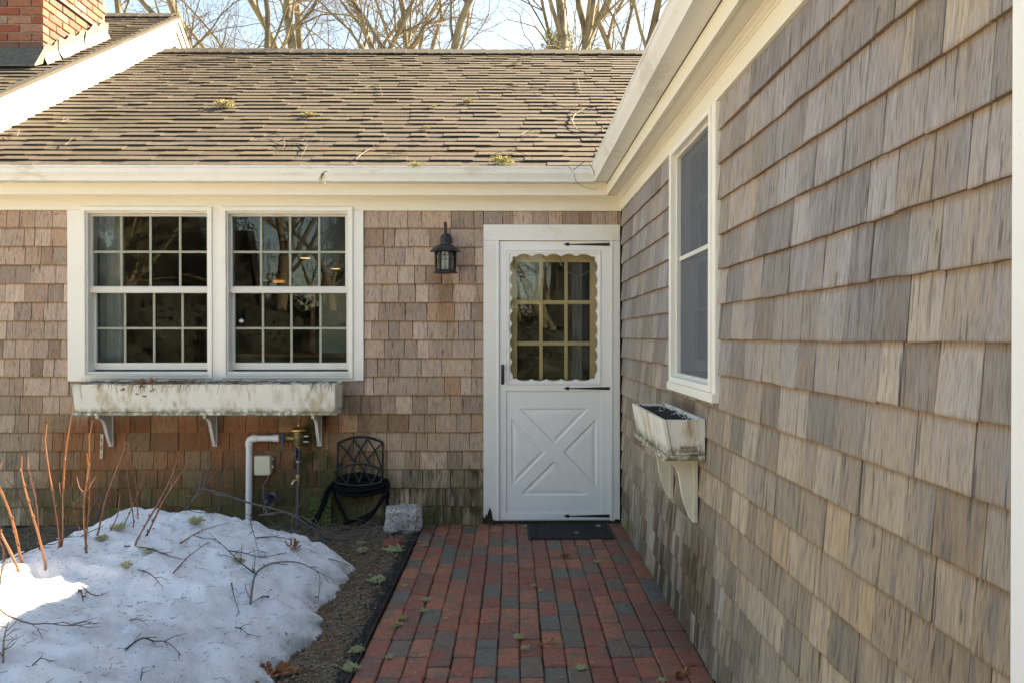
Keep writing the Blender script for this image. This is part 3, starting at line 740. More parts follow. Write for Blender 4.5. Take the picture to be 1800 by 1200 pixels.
# ------------------------------------------------------------ windows
def frame_ring(u0,u1,z0,z1,w,d0,d1,T, wb=None, wt=None):
    wb = wb or w; wt = wt or w
    return MB().prism([[(u0,z0),(u1,z0),(u1,z1),(u0,z1)], [(u0+w,z0+wb),(u1-w,z0+wb),(u1-w,z1-wt),(u0+w,z1-wt)]], d0, d1, T)
def sash(win, T, gu0, gu1, gz0, gz1, rail, wb, wt, d, cols, hz, mats, frame_m, bar=.017):
    frame_ring(gu0-rail, gu1+rail, gz0-wb, gz1+wt, rail, d, d+.034, T, wb, wt).build('sash', frame_m, win, bevel=.002)
    us = [gu0] + cols + [gu1]; zs = [gz0] + hz + [gz1]
    for c in cols: MB().box(c-bar/2, c+bar/2, d+.009, d+.017, gz0, gz1, T).build('muntin', M['grille'], win, bevel=.0015)
    for h in hz: MB().box(gu0, gu1, d+.0075, d+.0155, h-bar/2, h+bar/2, T).build('muntin', M['grille'], win, bevel=.0015)
    for i in range(len(us)-1):
        for j in range(len(zs)-1):
            MB().box(us[i], us[i+1], d+.019, d+.023, zs[j], zs[j+1], T).build('pane', mats, win)
wroot_z = wz0
def empty_part(name, parent, loc, label=None):
    o = bpy.data.objects.new(name, None); COL.objects.link(o); o.parent = parent; o.location = Vector(loc)-wloc(parent); o.empty_display_size = .1
    if label: o['label'] = label
    return o
for (o0, o1, uc, lc, ug, lg, lab) in (
    (147, 376, (215,266,318), (221,272,322), (165,367), (171,367), 'left hand double hung window of the pair over the long box'),
    (393, 622, (460,511,562), (463,513,564), (410,608), (414,610), 'right hand double hung window of the pair with an alarm sticker')):
    uo0, uo1 = px_u(o0), px_u(o1); zb, zt = px_z(664), px_z(366)
    win = empty_part('window', house, ((uo0+uo1)/2, WY, zb), lab)
    frame_ring(uo0, uo1, zb, zt, .030, -.040, .03, tb).build('frame', M['white'], win, bevel=.003)
    frame_ring(uo0+.028, uo1-.028, zb+.028, zt-.028, .014, -.020, .12, tb, .02, .018).build('jamb', M['vinyl'], win, bevel=.002)
    d = .030
    U = lambda p: px_u(p, d+.02); Z = lambda p: px_z(p, 898, d+.02)
    sash(win, tb, U(ug[0]), U(ug[1]), Z(504), Z(382), .026, .030, .024, d, [U(c) for c in uc], [Z(444)], M['glass'], M['vinyl'])
    MB().box(uo0+.040, uo1-.040, .016, .036, px_z(515), px_z(505), tb).build('check_rail', M['vinyl'], win, bevel=.003)
    d = .066
    U = lambda p: px_u(p, d+.02); Z = lambda p: px_z(p, 898, d+.02)
    sash(win, tb, U(lg[0]), U(lg[1]), Z(637), Z(516), .030, .050, .030, d, [U(c) for c in lc], [Z(577)], M['glass'], M['vinyl'])
    MB().quadbox([tb(uo0+.03,-.046,zb+.018),tb(uo1-.03,-.046,zb+.018),tb(uo1-.03,.07,zb+.02),tb(uo0+.03,.07,zb+.02),
                  tb(uo0+.03,-.046,zb+.030),tb(uo1-.03,-.046,zb+.030),tb(uo1-.03,.07,zb+.046),tb(uo0+.03,.07,zb+.046)]).build('sill', M['vinyl'], win, bevel=.002)
    if 'alarm' in lab:
        c = onY(424, 564, WY+.082); 
        st = [(c.x+.017*math.cos(R(22.5+45*i)), c.z+.017*math.sin(R(22.5+45*i))) for i in range(8)]
        t = NT('alarm_sticker_print'); P = t.xyz()
        col = t.ramp(t.math('DIVIDE', t.math('SUBTRACT', P[2], c.z-.018), .036), [(0,(.16,.16,.14)),(.12,(.30,.32,.30)),(.27,(.10,.11,.11)),(.30,(.62,.66,.60)),(.44,(.50,.55,.52)),(.56,(.62,.68,.76)),(.70,(.06,.13,.20)),(.78,(.10,.2,.27)),(.84,(.28,.38,.44)),(.92,(.05,.11,.17))], 'CONSTANT')
        MB().prism([st], .0835, .0842, tb).build('alarm_sticker', t.finish(col, .3), win, label='small round blue and white alarm sticker')
# flat casings around the pair
cs = [(wu0, px_u(147)+.0, wz0, FZ0-.001), (px_u(376), px_u(393), wz0, FZ0-.001), (px_u(622), wu1, wz0, FZ0-.001)]
for a, b_, z0, z1 in cs: MB().box(a, b_, -.026, .06, z0, z1, tb).build('window_casing', M['white'], house, bevel=.002)
MB().box(wu0+.005, wu1-.05, -.024, .06, wz0-.004, px_z(664)-.001, tb).build('window_casing', M['white'], house, bevel=.002)

# side window, seen edge-on, with a dark insect screen
win = empty_part('window', house, (WX, 3.65, SZ0), 'tall narrow double hung window with insect screen in the side wall')
MB().box(SY0, SY0+.055, -.026, .05, SZ0-.0, FZ0-.001, ts).build('casing', M['white'], win, bevel=.002)
MB().box(SY1-.055, SY1, -.026, .05, SZ0+.012, FZ0-.001, ts).build('casing', M['white'], win, bevel=.002)
MB().box(SY0-.004, SY1-.02, -.040, .05, SZ0-.004, SZ0+.034, ts).build('sill', M['white'], win, bevel=.003)
fy0, fy1 = SY0+.056, SY1-.056; fz0, fz1 = SZ0+.035, FZ0-.002
frame_ring(fy0, fy1, fz0, fz1, .026, -.034, .03, ts).build('frame', M['white'], win, bevel=.003)
frame_ring(fy0+.024, fy1-.024, fz0+.024, fz1-.024, .016, -.006, .12, ts, .02, .018).build('jamb', M['vinyl'], win, bevel=.002)
zm = (fz0+fz1)/2+.03
gc = [fy0+.075+(fy1-fy0-.15)*i/3 for i in (1,2)]
sash(win, ts, fy0+.072, fy1-.072, zm+.02, fz1-.07, .030, .030, .03, .034, gc, [(zm+fz1-.05)/2], M['glass'], M['vinyl'])
sash(win, ts, fy0+.072, fy1-.072, fz0+.11, zm-.02, .030, .050, .03, .070, gc, [(fz0+.11+zm-.02)/2], M['glass'], M['vinyl'])
MB().box(fy0+.027, fy1-.027, .014, .0145, fz0+.026, fz1-.026, ts).build('insect_screen', M['screen'], win)
MB().box(fy0+.026, fy1-.026, .008, .020, zm-.008, zm+.012, ts).build('screen_bar', M['vinyl'], win, bevel=.001)

# ------------------------------------------------------------ doorway
dp = empty_part('door_frame', house, ((du0+du1)/2, WY, 0))
zb = .03
aged = paint_mat('door_casing_paint', (.80,.775,.71), .5, .3, (.45,.38,.24), 5)
il, ir, it = px_u(875), px_u(1073), px_z(424)
MB().prism([[(du0, .06), (du0+.010,.045),(du0+.018,.085),(du0+.024,.06),(du0+.032,.085),(du0+.046,.125),(du0+.058,.10),(du0+.066,.06),(du0+.070,.035),(il-.012,.03),(il, .03), (il, it), (du0, it)]], -.030, .02, tb).build('casing', aged, dp, bevel=.002)
MB().prism([[(ir,.03),(ir+.02,.022),(ir+.035,.04),(WX-.024,.032),(WX-.024,it),(ir,it)]], -.030, .02, tb).build('casing', aged, dp, bevel=.002)
MB().box(du0, WX-.024, -.032, .02, it+.001, dz1, tb).build('head_casing', aged, dp, bevel=.003)
rot = plain('rotted_wood', (.035,.028,.018), .95, 0, .8, 60, .5)
MB().box(du0+.004, il-.010, -.016, .02, -.02, .135, tb).build('rotted_foot', rot, dp)
MB().box(ir+.014, WX-.026, -.016, .02, -.02, .06, tb).build('rotted_foot', rot, dp)
MB().box(il-.009, ir+.013, -.010, .02, -.02, .021, tb).build('sill_board', rot, dp)
MB().box(il+.001, ir-.001, -.016, .16, .0225, .029, tb).build('threshold', M['steel'], dp, bevel=.002)
# inner stops of the storm frame
MB().box(il-.006, il+.010, -.036, -.004, .03, it, tb).build('stop', M['doorwhite'], dp, bevel=.0015)
MB().box(ir-.006, ir+.012, -.036, -.004, .03, it, tb).build('stop', M['doorwhite'], dp, bevel=.0015)
MB().box(il-.02, ir+.012, -.040, -.004, it, it+.012, tb).build('stop', M['doorwhite'], dp, bevel=.0015)
for side_u in (il-.02, ir+.022):
    for i in range(7):
        MB().lathe(tb(side_u-.006, -.033, .25+i*.29), [(.003,0),(.003,-.002),(.001,-.003)], 6, 'y').build('screw', M['steel'], dp)
# storm door
D = -.022; U = lambda p: px_u(p, D); Z = lambda p: px_z(p, 975, D)
sdoor = empty_part('storm_door', house, ((il+ir)/2, WY, .03), 'white storm door with scalloped window and crossbuck lower panel')
L0, L1, B0, B1 = il+.011, ir-.007, .032, it-.003
def scallop(u0,u1,z0,z1,h,nx,nz,inset):
    P = []
    def arcs(ax, ay, bx, by, n, ox, oy):
        for i in range(n):
            for j in range(9):
                t = (i+j/9)/n; a = math.sin(math.pi*j/9)**.8*h
                P.append((ax+(bx-ax)*t+ox*a, ay+(by-ay)*t+oy*a))
    P.append((u0,z0)); arcs(u0+inset,z0,u1-inset,z0,nx,0,-1); P.append((u1-inset,z0)); P.append((u1,z0))
    arcs(u1,z0+inset,u1,z1-inset,nz,1,0); P.append((u1,z1-inset)); P.append((u1,z1))
    arcs(u1-inset,z1,u0+inset,z1,nx,0,1); P.append((u0+inset,z1)); P.append((u0,z1))
    arcs(u0,z1-inset,u0,z0+inset,nz,-1,0); P.append((u0,z0+inset))
    out = [P[0]]
    for q in P[1:]:
        if (q[0]-out[-1][0])**2+(q[1]-out[-1][1])**2 > 1e-7: out.append(q)
    return out
ou0, ou1, oz0, oz1 = U(901), U(1046), Z(665), Z(451)
pu0, pu1, pz0, pz1 = U(890), U(1057), Z(901), Z(687)
MB().prism([[(L0,B0),(L1,B0),(L1,B1),(L0,B1)], [(U(891),Z(676)),(U(1057),Z(676)),(U(1057),Z(441)),(U(891),Z(441))], [(pu0,pz0),(pu1,pz0),(pu1,pz1),(pu0,pz1)]], D, D+.03, tb).build('stile_frame', M['doorwhite'], sdoor, bevel=.003)
MB().prism([[(U(891)+.001,Z(676)+.001),(U(1057)-.001,Z(676)+.001),(U(1057)-.001,Z(441)-.001),(U(891)+.001,Z(441)-.001)], scallop(ou0,ou1,oz0,oz1,.019,5,9,.03)], D+.005, D+.012, tb).build('scalloped_insert', M['doorwhite'], sdoor)
frame_ring(U(891)+.002, U(1057)-.002, Z(676)+.002, Z(441)-.002, .016, D-.003, D+.008, tb).build('glass_bead', M['doorwhite'], sdoor, bevel=.003)
MB().box(U(893), U(1055), D+.016, D+.019, Z(674), Z(443), tb).build('storm_pane', M['storm'], sdoor)
tris = [[(912.5,717.5),(1036,717.5),(975,780)], [(912.5,870),(1036,870),(974,809)], [(898,734),(899,856),(960,794)], [(1049,734),(1049.5,857),(990,794)]]
tw = [[(U(x), Z(y)) for x, y in t_] for t_ in tris]
def inset(t_, d):
    A, B, C = [Vector(q) for q in t_]; a, b_, c = (B-C).length, (C-A).length, (A-B).length
    I = (A*a+B*b_+C*c)/(a+b_+c); s_ = (a+b_+c)/2; rr = math.sqrt((s_-a)*(s_-b_)*(s_-c)/s_); k = 1-d/rr
    return [tuple(I+(q-I)*k) for q in (A,B,C)]
MB().prism([[(pu0+.001,pz0+.001),(pu1-.001,pz0+.001),(pu1-.001,pz1-.001),(pu0+.001,pz1-.001)]]+tw, D+.008, D+.022, tb).build('kick_panel', M['doorwhite'], sdoor)
for t_ in tw:
    rings = [(t_, D+.008), (inset(t_, .008), D+.018), (inset(t_, .013), D+.018), (inset(t_, .034), D+.0125), (inset(t_, .036), D+.0118)]
    v = []; f = []
    for ring, d in rings: v += [tb(u, d, z) for u, z in ring]
    for i in range(len(rings)-1):
        for j in range(3): f.append((i*3+j, i*3+(j+1)%3, i*3+3+(j+1)%3, i*3+3+j))
    n = (len(rings)-1)*3; f.append((n, n+1, n+2)); MB().add(v, f).build('raised_panel', M['doorwhite'], sdoor)
for hy in (430, 682, 906):
    zc = Z(hy); x1 = ir-.008; x0 = U(990)
    MB().prism([[(x1, zc-.011),(x1,zc+.011),(x0+.055,zc+.0035),(x0+.045,zc+.004),(x0+.036,zc+.014),(x0,zc+.001),(x0+.036,zc-.014),(x0+.045,zc-.004),(x0+.055,zc-.0035)]], D-.006, D-.0008, tb).build('strap_hinge', M['black'], sdoor, bevel=.001)
hinge = MB()
for i in range(62): hinge.box(ir-.0085, ir-.0035, D-.004, D, .05+i*.0315, .05+i*.0315+.026, tb)
hinge.build('piano_hinge', M['vinyl'], sdoor)
hx = U(883.5)
MB().box(hx-.010, hx+.010, D-.006, D-.0005, Z(675), Z(640), tb).build('handle_plate', M['black'], sdoor, bevel=.002)
MB().tube([tb(hx+.002, D-.006, Z(643)), tb(hx+.002, D-.035, Z(645)), tb(hx, D-.045, Z(652)), tb(hx-.002,D-.040,Z(664)), tb(hx-.003, D-.02, Z(674))], [.007,.008,.0075,.006,.005], 8).build('handle', M['black'], sdoor, smooth=True)
# door closer chain seen through the glass
cc = [onY(x, y, WY+.02) for x, y in ((983,452),(986,462),(990,470),(1000,480),(1012,485),(1025,483),(1036,477),(1045,466))]
MB().tube(cc, .003, 5).build('chain', M['steel'], sdoor)
MB().tube([onY(983,450,WY+.01), onY(986,468,WY+.015)], .006, 6).build('chain_spring', M['steel'], sdoor)
# entry door behind: tan nine-light
E = .075; U2 = lambda p: px_u(p, E); Z2 = lambda p: px_z(p, 975, E)
ed = empty_part('entry_door', house, ((il+ir)/2, WY+E, .03), 'tan painted entry door with nine panes behind the storm door')
cols = [(910,948),(954,992),(998,1036)]; rws = [(462,528),(535,600),(607,666)]
MB().prism([[(il+.02,.03),(ir-.02,.03),(ir-.02,it-.01),(il+.02,it-.01)], [(U2(909),Z2(667)),(U2(1037),Z2(667)),(U2(1037),Z2(461)),(U2(909),Z2(461))]], E, E+.04, tb).build('door_slab', M['tan'], ed, bevel=.004)
for a, b_ in ((948,954),(992,998)): MB().box(U2(a), U2(b_), E-.004, E+.03, Z2(667), Z2(461), tb).build('muntin', M['tan'], ed, bevel=.004)
for a, b_ in ((528,535),(600,607)): MB().box(U2(909), U2(1037), E-.001, E+.027, Z2(b_), Z2(a), tb).build('muntin', M['tan'], ed, bevel=.004)
r = random.Random(2)
for a, b_ in cols:
    for c, d_ in rws:
        q = r.uniform(-.002,.002); q2 = r.uniform(-.002,.002); x0, x1, z0, z1 = U2(a)-.003, U2(b_)+.003, Z2(d_)-.003, Z2(c)+.003
        MB().quadbox([tb(x0,E+.014+q,z0),tb(x1,E+.014-q,z0),tb(x1,E+.017-q,z0),tb(x0,E+.017+q,z0),tb(x0,E+.014+q+q2,z1),tb(x1,E+.014-q+q2,z1),tb(x1,E+.017-q+q2,z1),tb(x0,E+.017+q+q2,z1)]).build('pane', M['doorglass'], ed)
MB().box(il-.0, il+.02, -.004, .13, .03, it, tb).box(ir-.02, ir, -.004, .13, .03, it, tb).box(il, ir, -.004, .13, it-.011, it, tb).build('jamb', M['tan'], dp)

# ------------------------------------------------------------ rooms behind the glass
rm = MB(); rm.box(-5.9,-.95, WY+.13, 12.5, .25, .27).box(-5.9,-.95,WY+.13,12.5,2.36,2.38).box(-5.92,-5.9,WY+.13,12.5,.25,2.4).box(-.95,-.93,WY+.13,12.5,.25,2.4).box(-5.9,-.95,12.48,12.5,.25,2.4)
rm.build('room_lining', M['room'], house)
rm = MB(); rm.box(-.4,1.6, WY+.13, 8.4, .0, .02).box(-.4,1.6,WY+.13,8.4,2.3,2.32).box(-.42,-.4,WY+.13,8.4,0,2.3).box(1.6,1.62,WY+.13,8.4,0,2.3).box(-.4,1.6,8.4,8.42,0,2.3)
rm.build('hall_lining', M['room'], house)
rm = MB(); rm.box(2.9,2.92,2.9,4.6,.6,2.4).box(WX+.13,2.92,2.9,2.92,.6,2.4).box(WX+.13,2.92,4.6,4.62,.6,2.4).box(WX+.13,2.92,2.9,4.62,.6,.62).box(WX+.13,2.92,2.9,4.62,2.4,2.42)
rm.build('bath_lining', M['room'], house)
def curtain(name, x0, x1, y, z0, z1, m, label, T=tb, folds=5, amp=.02):
    mb = MB(); N = folds*8; v = []; f = []
    for i in range(N+1):
        u = x0+(x1-x0)*i/N; w = amp*math.sin(2*math.pi*i/8)*(1+.3*math.sin(i*.7))
        for z in (z0, (z0+z1)/2, z1): v.append(T(u, y+w, z))
        for z in (z0, (z0+z1)/2, z1): v.append(T(u, y+w+.003, z))
    for i in range(N):
        q = i*6
        for j in (0,1): f.append((q+j, q+6+j, q+7+j, q+j+1)); f.append((q+3+j, q+4+j, q+10+j, q+9+j))
        f.append((q+2,q+8,q+11,q+5)); f.append((q,q+3,q+9,q+6))
    return tag(mb.add(v, f).build(name, m, smooth=True), label, 'curtain')
curtain('curtain', px_u(160,.25), px_u(222,.25), .22, .95, 2.33, M['curtain'], 'grey curtain hanging inside the left pane column of the left window')
curtain('curtain', px_u(1006,.2), px_u(1024,.2), .22, .6, 2.2, M['curtainwhite'], 'narrow pale curtain behind the right panes of the entry door', folds=3, amp=.012)
curtain('curtain', 3.3, 3.55, .35, 1.0, 2.33, M['curtainwhite'], 'pale curtain inside the narrow window of the side wall', T=ts, folds=4, amp=.018)
lampm = emis('warm_lamp_glow', (1.0,.62,.36), .28)
for (x, y, lab) in ((537,452,'lit round ceiling light seen in the third pane column of the right window'), (590,471,'lit round ceiling light seen in the last pane column of the right window')):
    p = onY(x, y, 8.0); z = 2.36; d = ray(x, y); q = C0+d*((z-.012-CAMZ)/d.z); 
    t_ = thing('ceiling_light', lab, 'ceiling light', (q.x, q.y, 2.36))
    MB().lathe((q.x,q.y,2.335), [(.07,.0),(.09,.006),(.09,.024)], 20).build('trim_ring', M['white'], t_)
    MB().lathe((q.x,q.y,2.331), [(.06,0),(.062,.0035)], 20).build('lens', lampm, t_)
p = onY(490, 493, 7.6)
t_ = thing('pendant_lamp', 'flat orange pendant lamp hanging in the room behind the right window', 'lamp', p)
MB().lathe(p, [(.20,0),(.21,.006),(.05,.035),(.012,.05)], 24).build('shade', plain('orange_shade', (.75,.32,.09), .5), t_, smooth=True)
MB().lathe(p+Vector((0,0,-.012)), [(.04,-.01),(.06,.0),(.04,.012)], 16).build('bulb', emis('pendant_glow', (1.0,.5,.2), .1), t_)
MB().tube([p+Vector((0,0,.05)), Vector((p.x,p.y,2.36))], .004, 6).build('cord', M['black'], t_)
cbx = onY(572, 560, 7.2)
cup = thing('cupboard', 'tall pale cupboard with a knob standing inside the right window', 'cupboard', (cbx.x, 7.4, .27))
x0, x1 = onY(560,560,7.2).x, onY(602,560,7.2).x
MB().box(x0, x1+.1, 7.22, 7.7, .27, onY(560,516,7.2).z).build('carcass', M['cupboard'], cup, bevel=.004)
MB().box(x0+.02, x1+.08, 7.2, 7.219, 1.12, onY(560,520,7.2).z-.02).build('door', M['cupboard'], cup, bevel=.003)
MB().lathe((onY(603,572,7.19).x, 7.185, onY(603,572,7.19).z), [(.012,.0),(.02,-.01),(.008,-.02)], 12, 'y').build('knob', M['steel'], cup)
x0, x1 = onY(548,560,7.4).x, onY(556,560,7.4).x
MB().box(x0, x1, 7.35, 7.40, .27, 1.85).build('post', M['wood'], None); bpy.data.objects['post'].name = 'wooden_post'
tag(bpy.data.objects['wooden_post'], 'brown wooden post inside the room beside the pale cupboard', 'post')
tb_ = thing('counter', 'low wooden counter top across the room inside the right window', 'counter', (-1.9, 6.9, .27))
MB().box(-2.3,-1.2,6.7,7.15,onY(560,622,6.7).z-.03,onY(560,622,6.7).z).build('top', M['wood'], tb_, bevel=.004)
MB().box(-2.25,-1.25,6.76,7.14,.27,onY(560,622,6.7).z-.031).build('cabinet', M['room'], tb_)

# ------------------------------------------------------------ wall lantern
lc = onY(783, 455, WY-.15); lx, ly = lc.x, WY-.15
LZ = lambda py: onY(783, py, WY-.15).z
lan = thing('wall_lantern', 'black carriage lantern with arched glass panes on the wall left of the door', 'lantern', (lx, WY-.02, LZ(455)))
MB().lathe((lx-.005, WY-.022, LZ(418)), [(.045,0),(.045,-.012),(.03,-.022),(.012,-.028)], 20, 'y').build('wall_plate', M['lantern'], lan, smooth=True)
MB().tube([(lx-.005,WY-.045,LZ(418)),(lx-.005,WY-.07,LZ(408)),(lx-.004,WY-.10,LZ(394)),(lx-.002,WY-.135,LZ(392)),(lx,WY-.15,LZ(400)),(lx,WY-.15,LZ(424))], [.010,.010,.011,.011,.010,.013], 8).build('arm', M['lantern'], lan, smooth=True)
MB().lathe((lx,ly,LZ(430)), [(.036,0),(.034,.018),(.028,.022),(.030,.03),(.018,.038),(.015,.05)], 16).build('collar', M['lantern'], lan, smooth=True)
MB().lathe((lx,ly,LZ(443)), [(.108,0),(.112,.004),(.098,.018),(.060,.045),(.036,.054)], 6, ph=R(0)).build('cap', M['lantern'], lan, bevel=.002)
gz0_, gz1_ = LZ(476), LZ(441)
for k in range(6):
    w = R(60*k)
    MB().tube([(lx+.066*math.cos(w),ly+.066*math.sin(w),gz0_),(lx+.072*math.cos(w),ly+.072*math.sin(w),gz1_)], .008, 4).build('cage_bar', M['lantern'], lan)
    a = R(60*k+30)
    if True:
        ca_, sa_ = math.cos(a), math.sin(a); hw = .030
        def TT(u, d, z, ca_=ca_, sa_=sa_): return (lx+ca_*(.056-d)-sa_*u, ly+sa_*(.056-d)+ca_*u, z)
        arch = [(hw, gz0_+.006)] + [(hw*math.cos(R(t)), gz1_-.035+hw*.9*math.sin(R(t))) for t in range(0, 181, 20)] + [(-hw, gz0_+.006)]
        if k in (3,4,5):
            MB().prism([[(-.036,gz0_),(.036,gz0_),(.036,gz1_),(-.036,gz1_)], [(u*.92, z) for u, z in arch]], 0, .004, TT).build('arched_panel', M['lantern'], lan)
            MB().box(-.0015,.0015,-.001,.002,gz0_,gz1_-.01,TT).box(-hw,hw,-.001,.002,gz0_+.075,gz0_+.078,TT).box(-hw,hw,-.001,.002,gz1_-.035,gz1_-.032,TT).build('glazing_bar', M['lantern'], lan)
        MB().box(-hw, hw, .005, .007, gz0_+.002, gz1_-.002, TT).build('pane', plain('seedy_glass', (.75,.76,.68), .15, 0, .4, 80, .1, Transmission__Weight=.75) if k == 0 else bpy.data.materials['seedy_glass'], lan)
MB().lathe((lx,ly,gz0_-.022), [(.05,0),(.088,.004),(.088,.010),(.070,.022)], 6, ph=R(0)).build('base', M['lantern'], lan, bevel=.0015)
MB().lathe((lx,ly,gz0_+.005), [(.012,0),(.016,.02),(.034,.05),(.036,.075),(.02,.10),(.016,.12)], 14).build('bulb', M['bulb'], lan, smooth=True)

# ------------------------------------------------------------ long window box
YF = 5.55; bz0, bz1 = onY(300,724,YF).z, onY(300,675,YF).z; bu0, bu1 = onY(127,700,YF).x, onY(589,700,YF).x
mbx = aged_mat('mossy_box_paint', (.80,.76,.66), bz0)
box = thing('window_box', 'long white painted flower box with dead vines under the pair of windows', 'window box', ((bu0+bu1)/2, WY, bz0))
MB().quadbox([(bu0+.012,YF+.012,bz0),(bu1-.004,YF+.012,bz0),(bu1-.004,YF+.034,bz0),(bu0+.012,YF+.034,bz0),(bu0,YF-.012,bz1),(bu1,YF-.012,bz1),(bu1,YF+.008,bz1),(bu0,YF+.008,bz1)]).build('front_board', mbx, box, bevel=.002)
for x in (bu0, bu1-.02):
    MB().quadbox([(x,YF+.036,bz0),(x+.02,YF+.036,bz0),(x+.02,WY-.018,bz0),(x,WY-.018,bz0),(x,YF+.010,bz1-.001),(x+.02,YF+.010,bz1-.001),(x+.02,WY-.018,bz1+.012),(x,WY-.018,bz1+.012)]).build('end_board', mbx, box, bevel=.002)
MB().box(bu0+.021, bu1-.021, WY-.036, WY-.018, bz0, bz1).build('back_board', mbx, box, bevel=.002)
MB().box(bu0-.004, bu1+.012, YF-.005, WY-.018, bz0-.022, bz0-.001).build('bottom_board', mbx, box, bevel=.003)
MB().add(*grid(lambda x, y: bz1-.03+.02*noise.noise(Vector((x*9,y*9,2)))+.012*noise.noise(Vector((x*31,y*31,2))), bu0+.02, bu1-.02, YF+.008, WY-.036, .02)).build('soil', M['potsoil'], box, smooth=True)
def bracket(T, u, zt, h, dep, parent, m, th=.035):
    # back plate and curved arm
    MB().box(u-th/2, u+th/2, -dep*.0-.036, -.016, zt-h, zt-.001, T).build('plate', m, parent, bevel=.002)
    n = 12; prof = [(-.037, zt-.002), (-dep, zt-.002), (-dep, zt-.022)]
    for i in range(n+1):
        t_ = i/n; x = -dep+.012+(dep-.06)*(t_**.75); prof.append((x+.012*math.sin(t_*6.28)*.8, zt-.028-(h-.045)*t_**1.5))
    prof.append((-.037, zt-h+.010))
    poly = prof; mb = MB(); v = []
    a = [(q[0], q[1]) for q in poly]
    mb.prism([a], -th*.32, th*.32, lambda dd, uu, z: T(u+uu, dd, z))
    return mb.build('arm', m, parent, bevel=.0015)
for x in (198, 380, 563):
    br = empty_part('bracket', box, (px_u(x), WY, bz0-.022))
    bracket(tb, px_u(x), bz0-.023, .245, .225, br, paint_mat('bracket_paint', (.72,.70,.64), .6, .45, (.30,.22,.12), 18) if x == 198 else bpy.data.materials['bracket_paint'])

# vines in the box
r = random.Random(12)
vm = MB()
for i in range(330):
    x = r.choice([r.uniform(bu0+.03, bu1-.35), r.gauss(onY(270,670,YF).x,.22), r.gauss(onY(400,670,YF).x,.4)]); x = min(max(x, bu0+.03), bu1-.04)
    y = r.uniform(YF-.0, YF+.17); z = bz1-.012+r.uniform(0,.03); a = r.uniform(0,6.28); pts = [Vector((x,y,z))]
    L = r.uniform(.05,.16)
    for k in range(4):
        a += r.uniform(-.8,.8); st = Vector((math.cos(a), math.sin(a)*.6, r.uniform(-.2,.35)*(1 if k < 2 else -.6)))*L/4; q = pts[-1]+st
        q.y = min(q.y, WY-.04)
        if q.y > YF-.01: q.z = max(q.z, bz1-.02)
        pts.append(q)
    vm.tube(pts, [.0022,.002,.0016,.0012,.0008], 3)
for i in range(80):     # tendrils trailing over the front
    x = r.choice([r.gauss(onY(200,680,YF).x,.15), r.gauss(onY(262,680,YF).x,.05), r.gauss(onY(330,680,YF).x,.16), r.gauss(onY(560,680,YF).x,.06)]); x = min(max(x, bu0+.02), bu1-.02)
    p0 = Vector((x, YF+.01, bz1+.012)); sx = r.uniform(-.05,.05); dn = r.uniform(.02,.085)
    vm.tube([p0, p0+Vector((sx*.3,-.028,.004)), p0+Vector((sx*.7,-.032,-dn*.5)), p0+Vector((sx,-.028+r.uniform(-.01,0),-dn))], [.0017,.0015,.0012,.0007], 3)
tag(vm.build('dead_vines', M['straw']), 'tangle of dry brown vines lying in the long window box', 'dead vines', kind='stuff')
def leaf(mb, c, s_, r):
    c = Vector(c); ax = Vector((r.uniform(-1,1), r.uniform(-1,1), r.uniform(-.3,.6))).normalized(); sd_ = ax.cross(Vector((r.uniform(-.4,.4), r.uniform(-.4,.4), 1))).normalized(); up_ = ax.cross(sd_)
    pts = []
    for t_, w in ((0,.05),(.2,.35),(.33,.16),(.5,.48),(.64,.18),(.8,.32),(1,.02)):
        for sg in (-1, 0, 1): pts.append(c + ax*s_*t_ + sd_*s_*w*sg + up_*s_*(.18*abs(sg)+.12*math.sin(t_*5)))
    f = []
    for i in range(6):
        for j in (0,1): q = i*3+j; f.append((q, q+3, q+4, q+1))
    mb.add(pts, f)
lm = MB(); r = random.Random(4); c0 = onY(255,668,YF+.03)
for i in range(16): leaf(lm, (c0.x+r.gauss(0,.035), YF+.0+r.uniform(-.01,.06), bz1+r.uniform(-.0,.03)), r.uniform(.03,.055), r)
for x_, y_ in ((243,690),(212,684),(262,686),(250,694)): q = onY(x_, y_, YF-.02); leaf(lm, q, .035, r)
tag(lm.build('oak_leaves', M['leaf']), 'clump of curled brown oak leaves caught in the long window box', 'leaves', kind='stuff')
sn = MB()
for (a, b_) in ((455,492),(508,524),(548,584)):
    p0, p1 = onY(a,674,YF+.06), onY(b_,674,YF+.06); n = 8; v = []
    sn.lathe(((p0.x+p1.x)/2, YF+.09, bz1-.012), [((p1.x-p0.x)/2, 0), ((p1.x-p0.x)/2*.9,.012), ((p1.x-p0.x)/2*.6,.02), (.01,.024)], 10)
tag(sn.build('snow_remnant', M['snow'], smooth=True), 'melting bits of snow at the right end of the long window box', 'snow', kind='stuff')

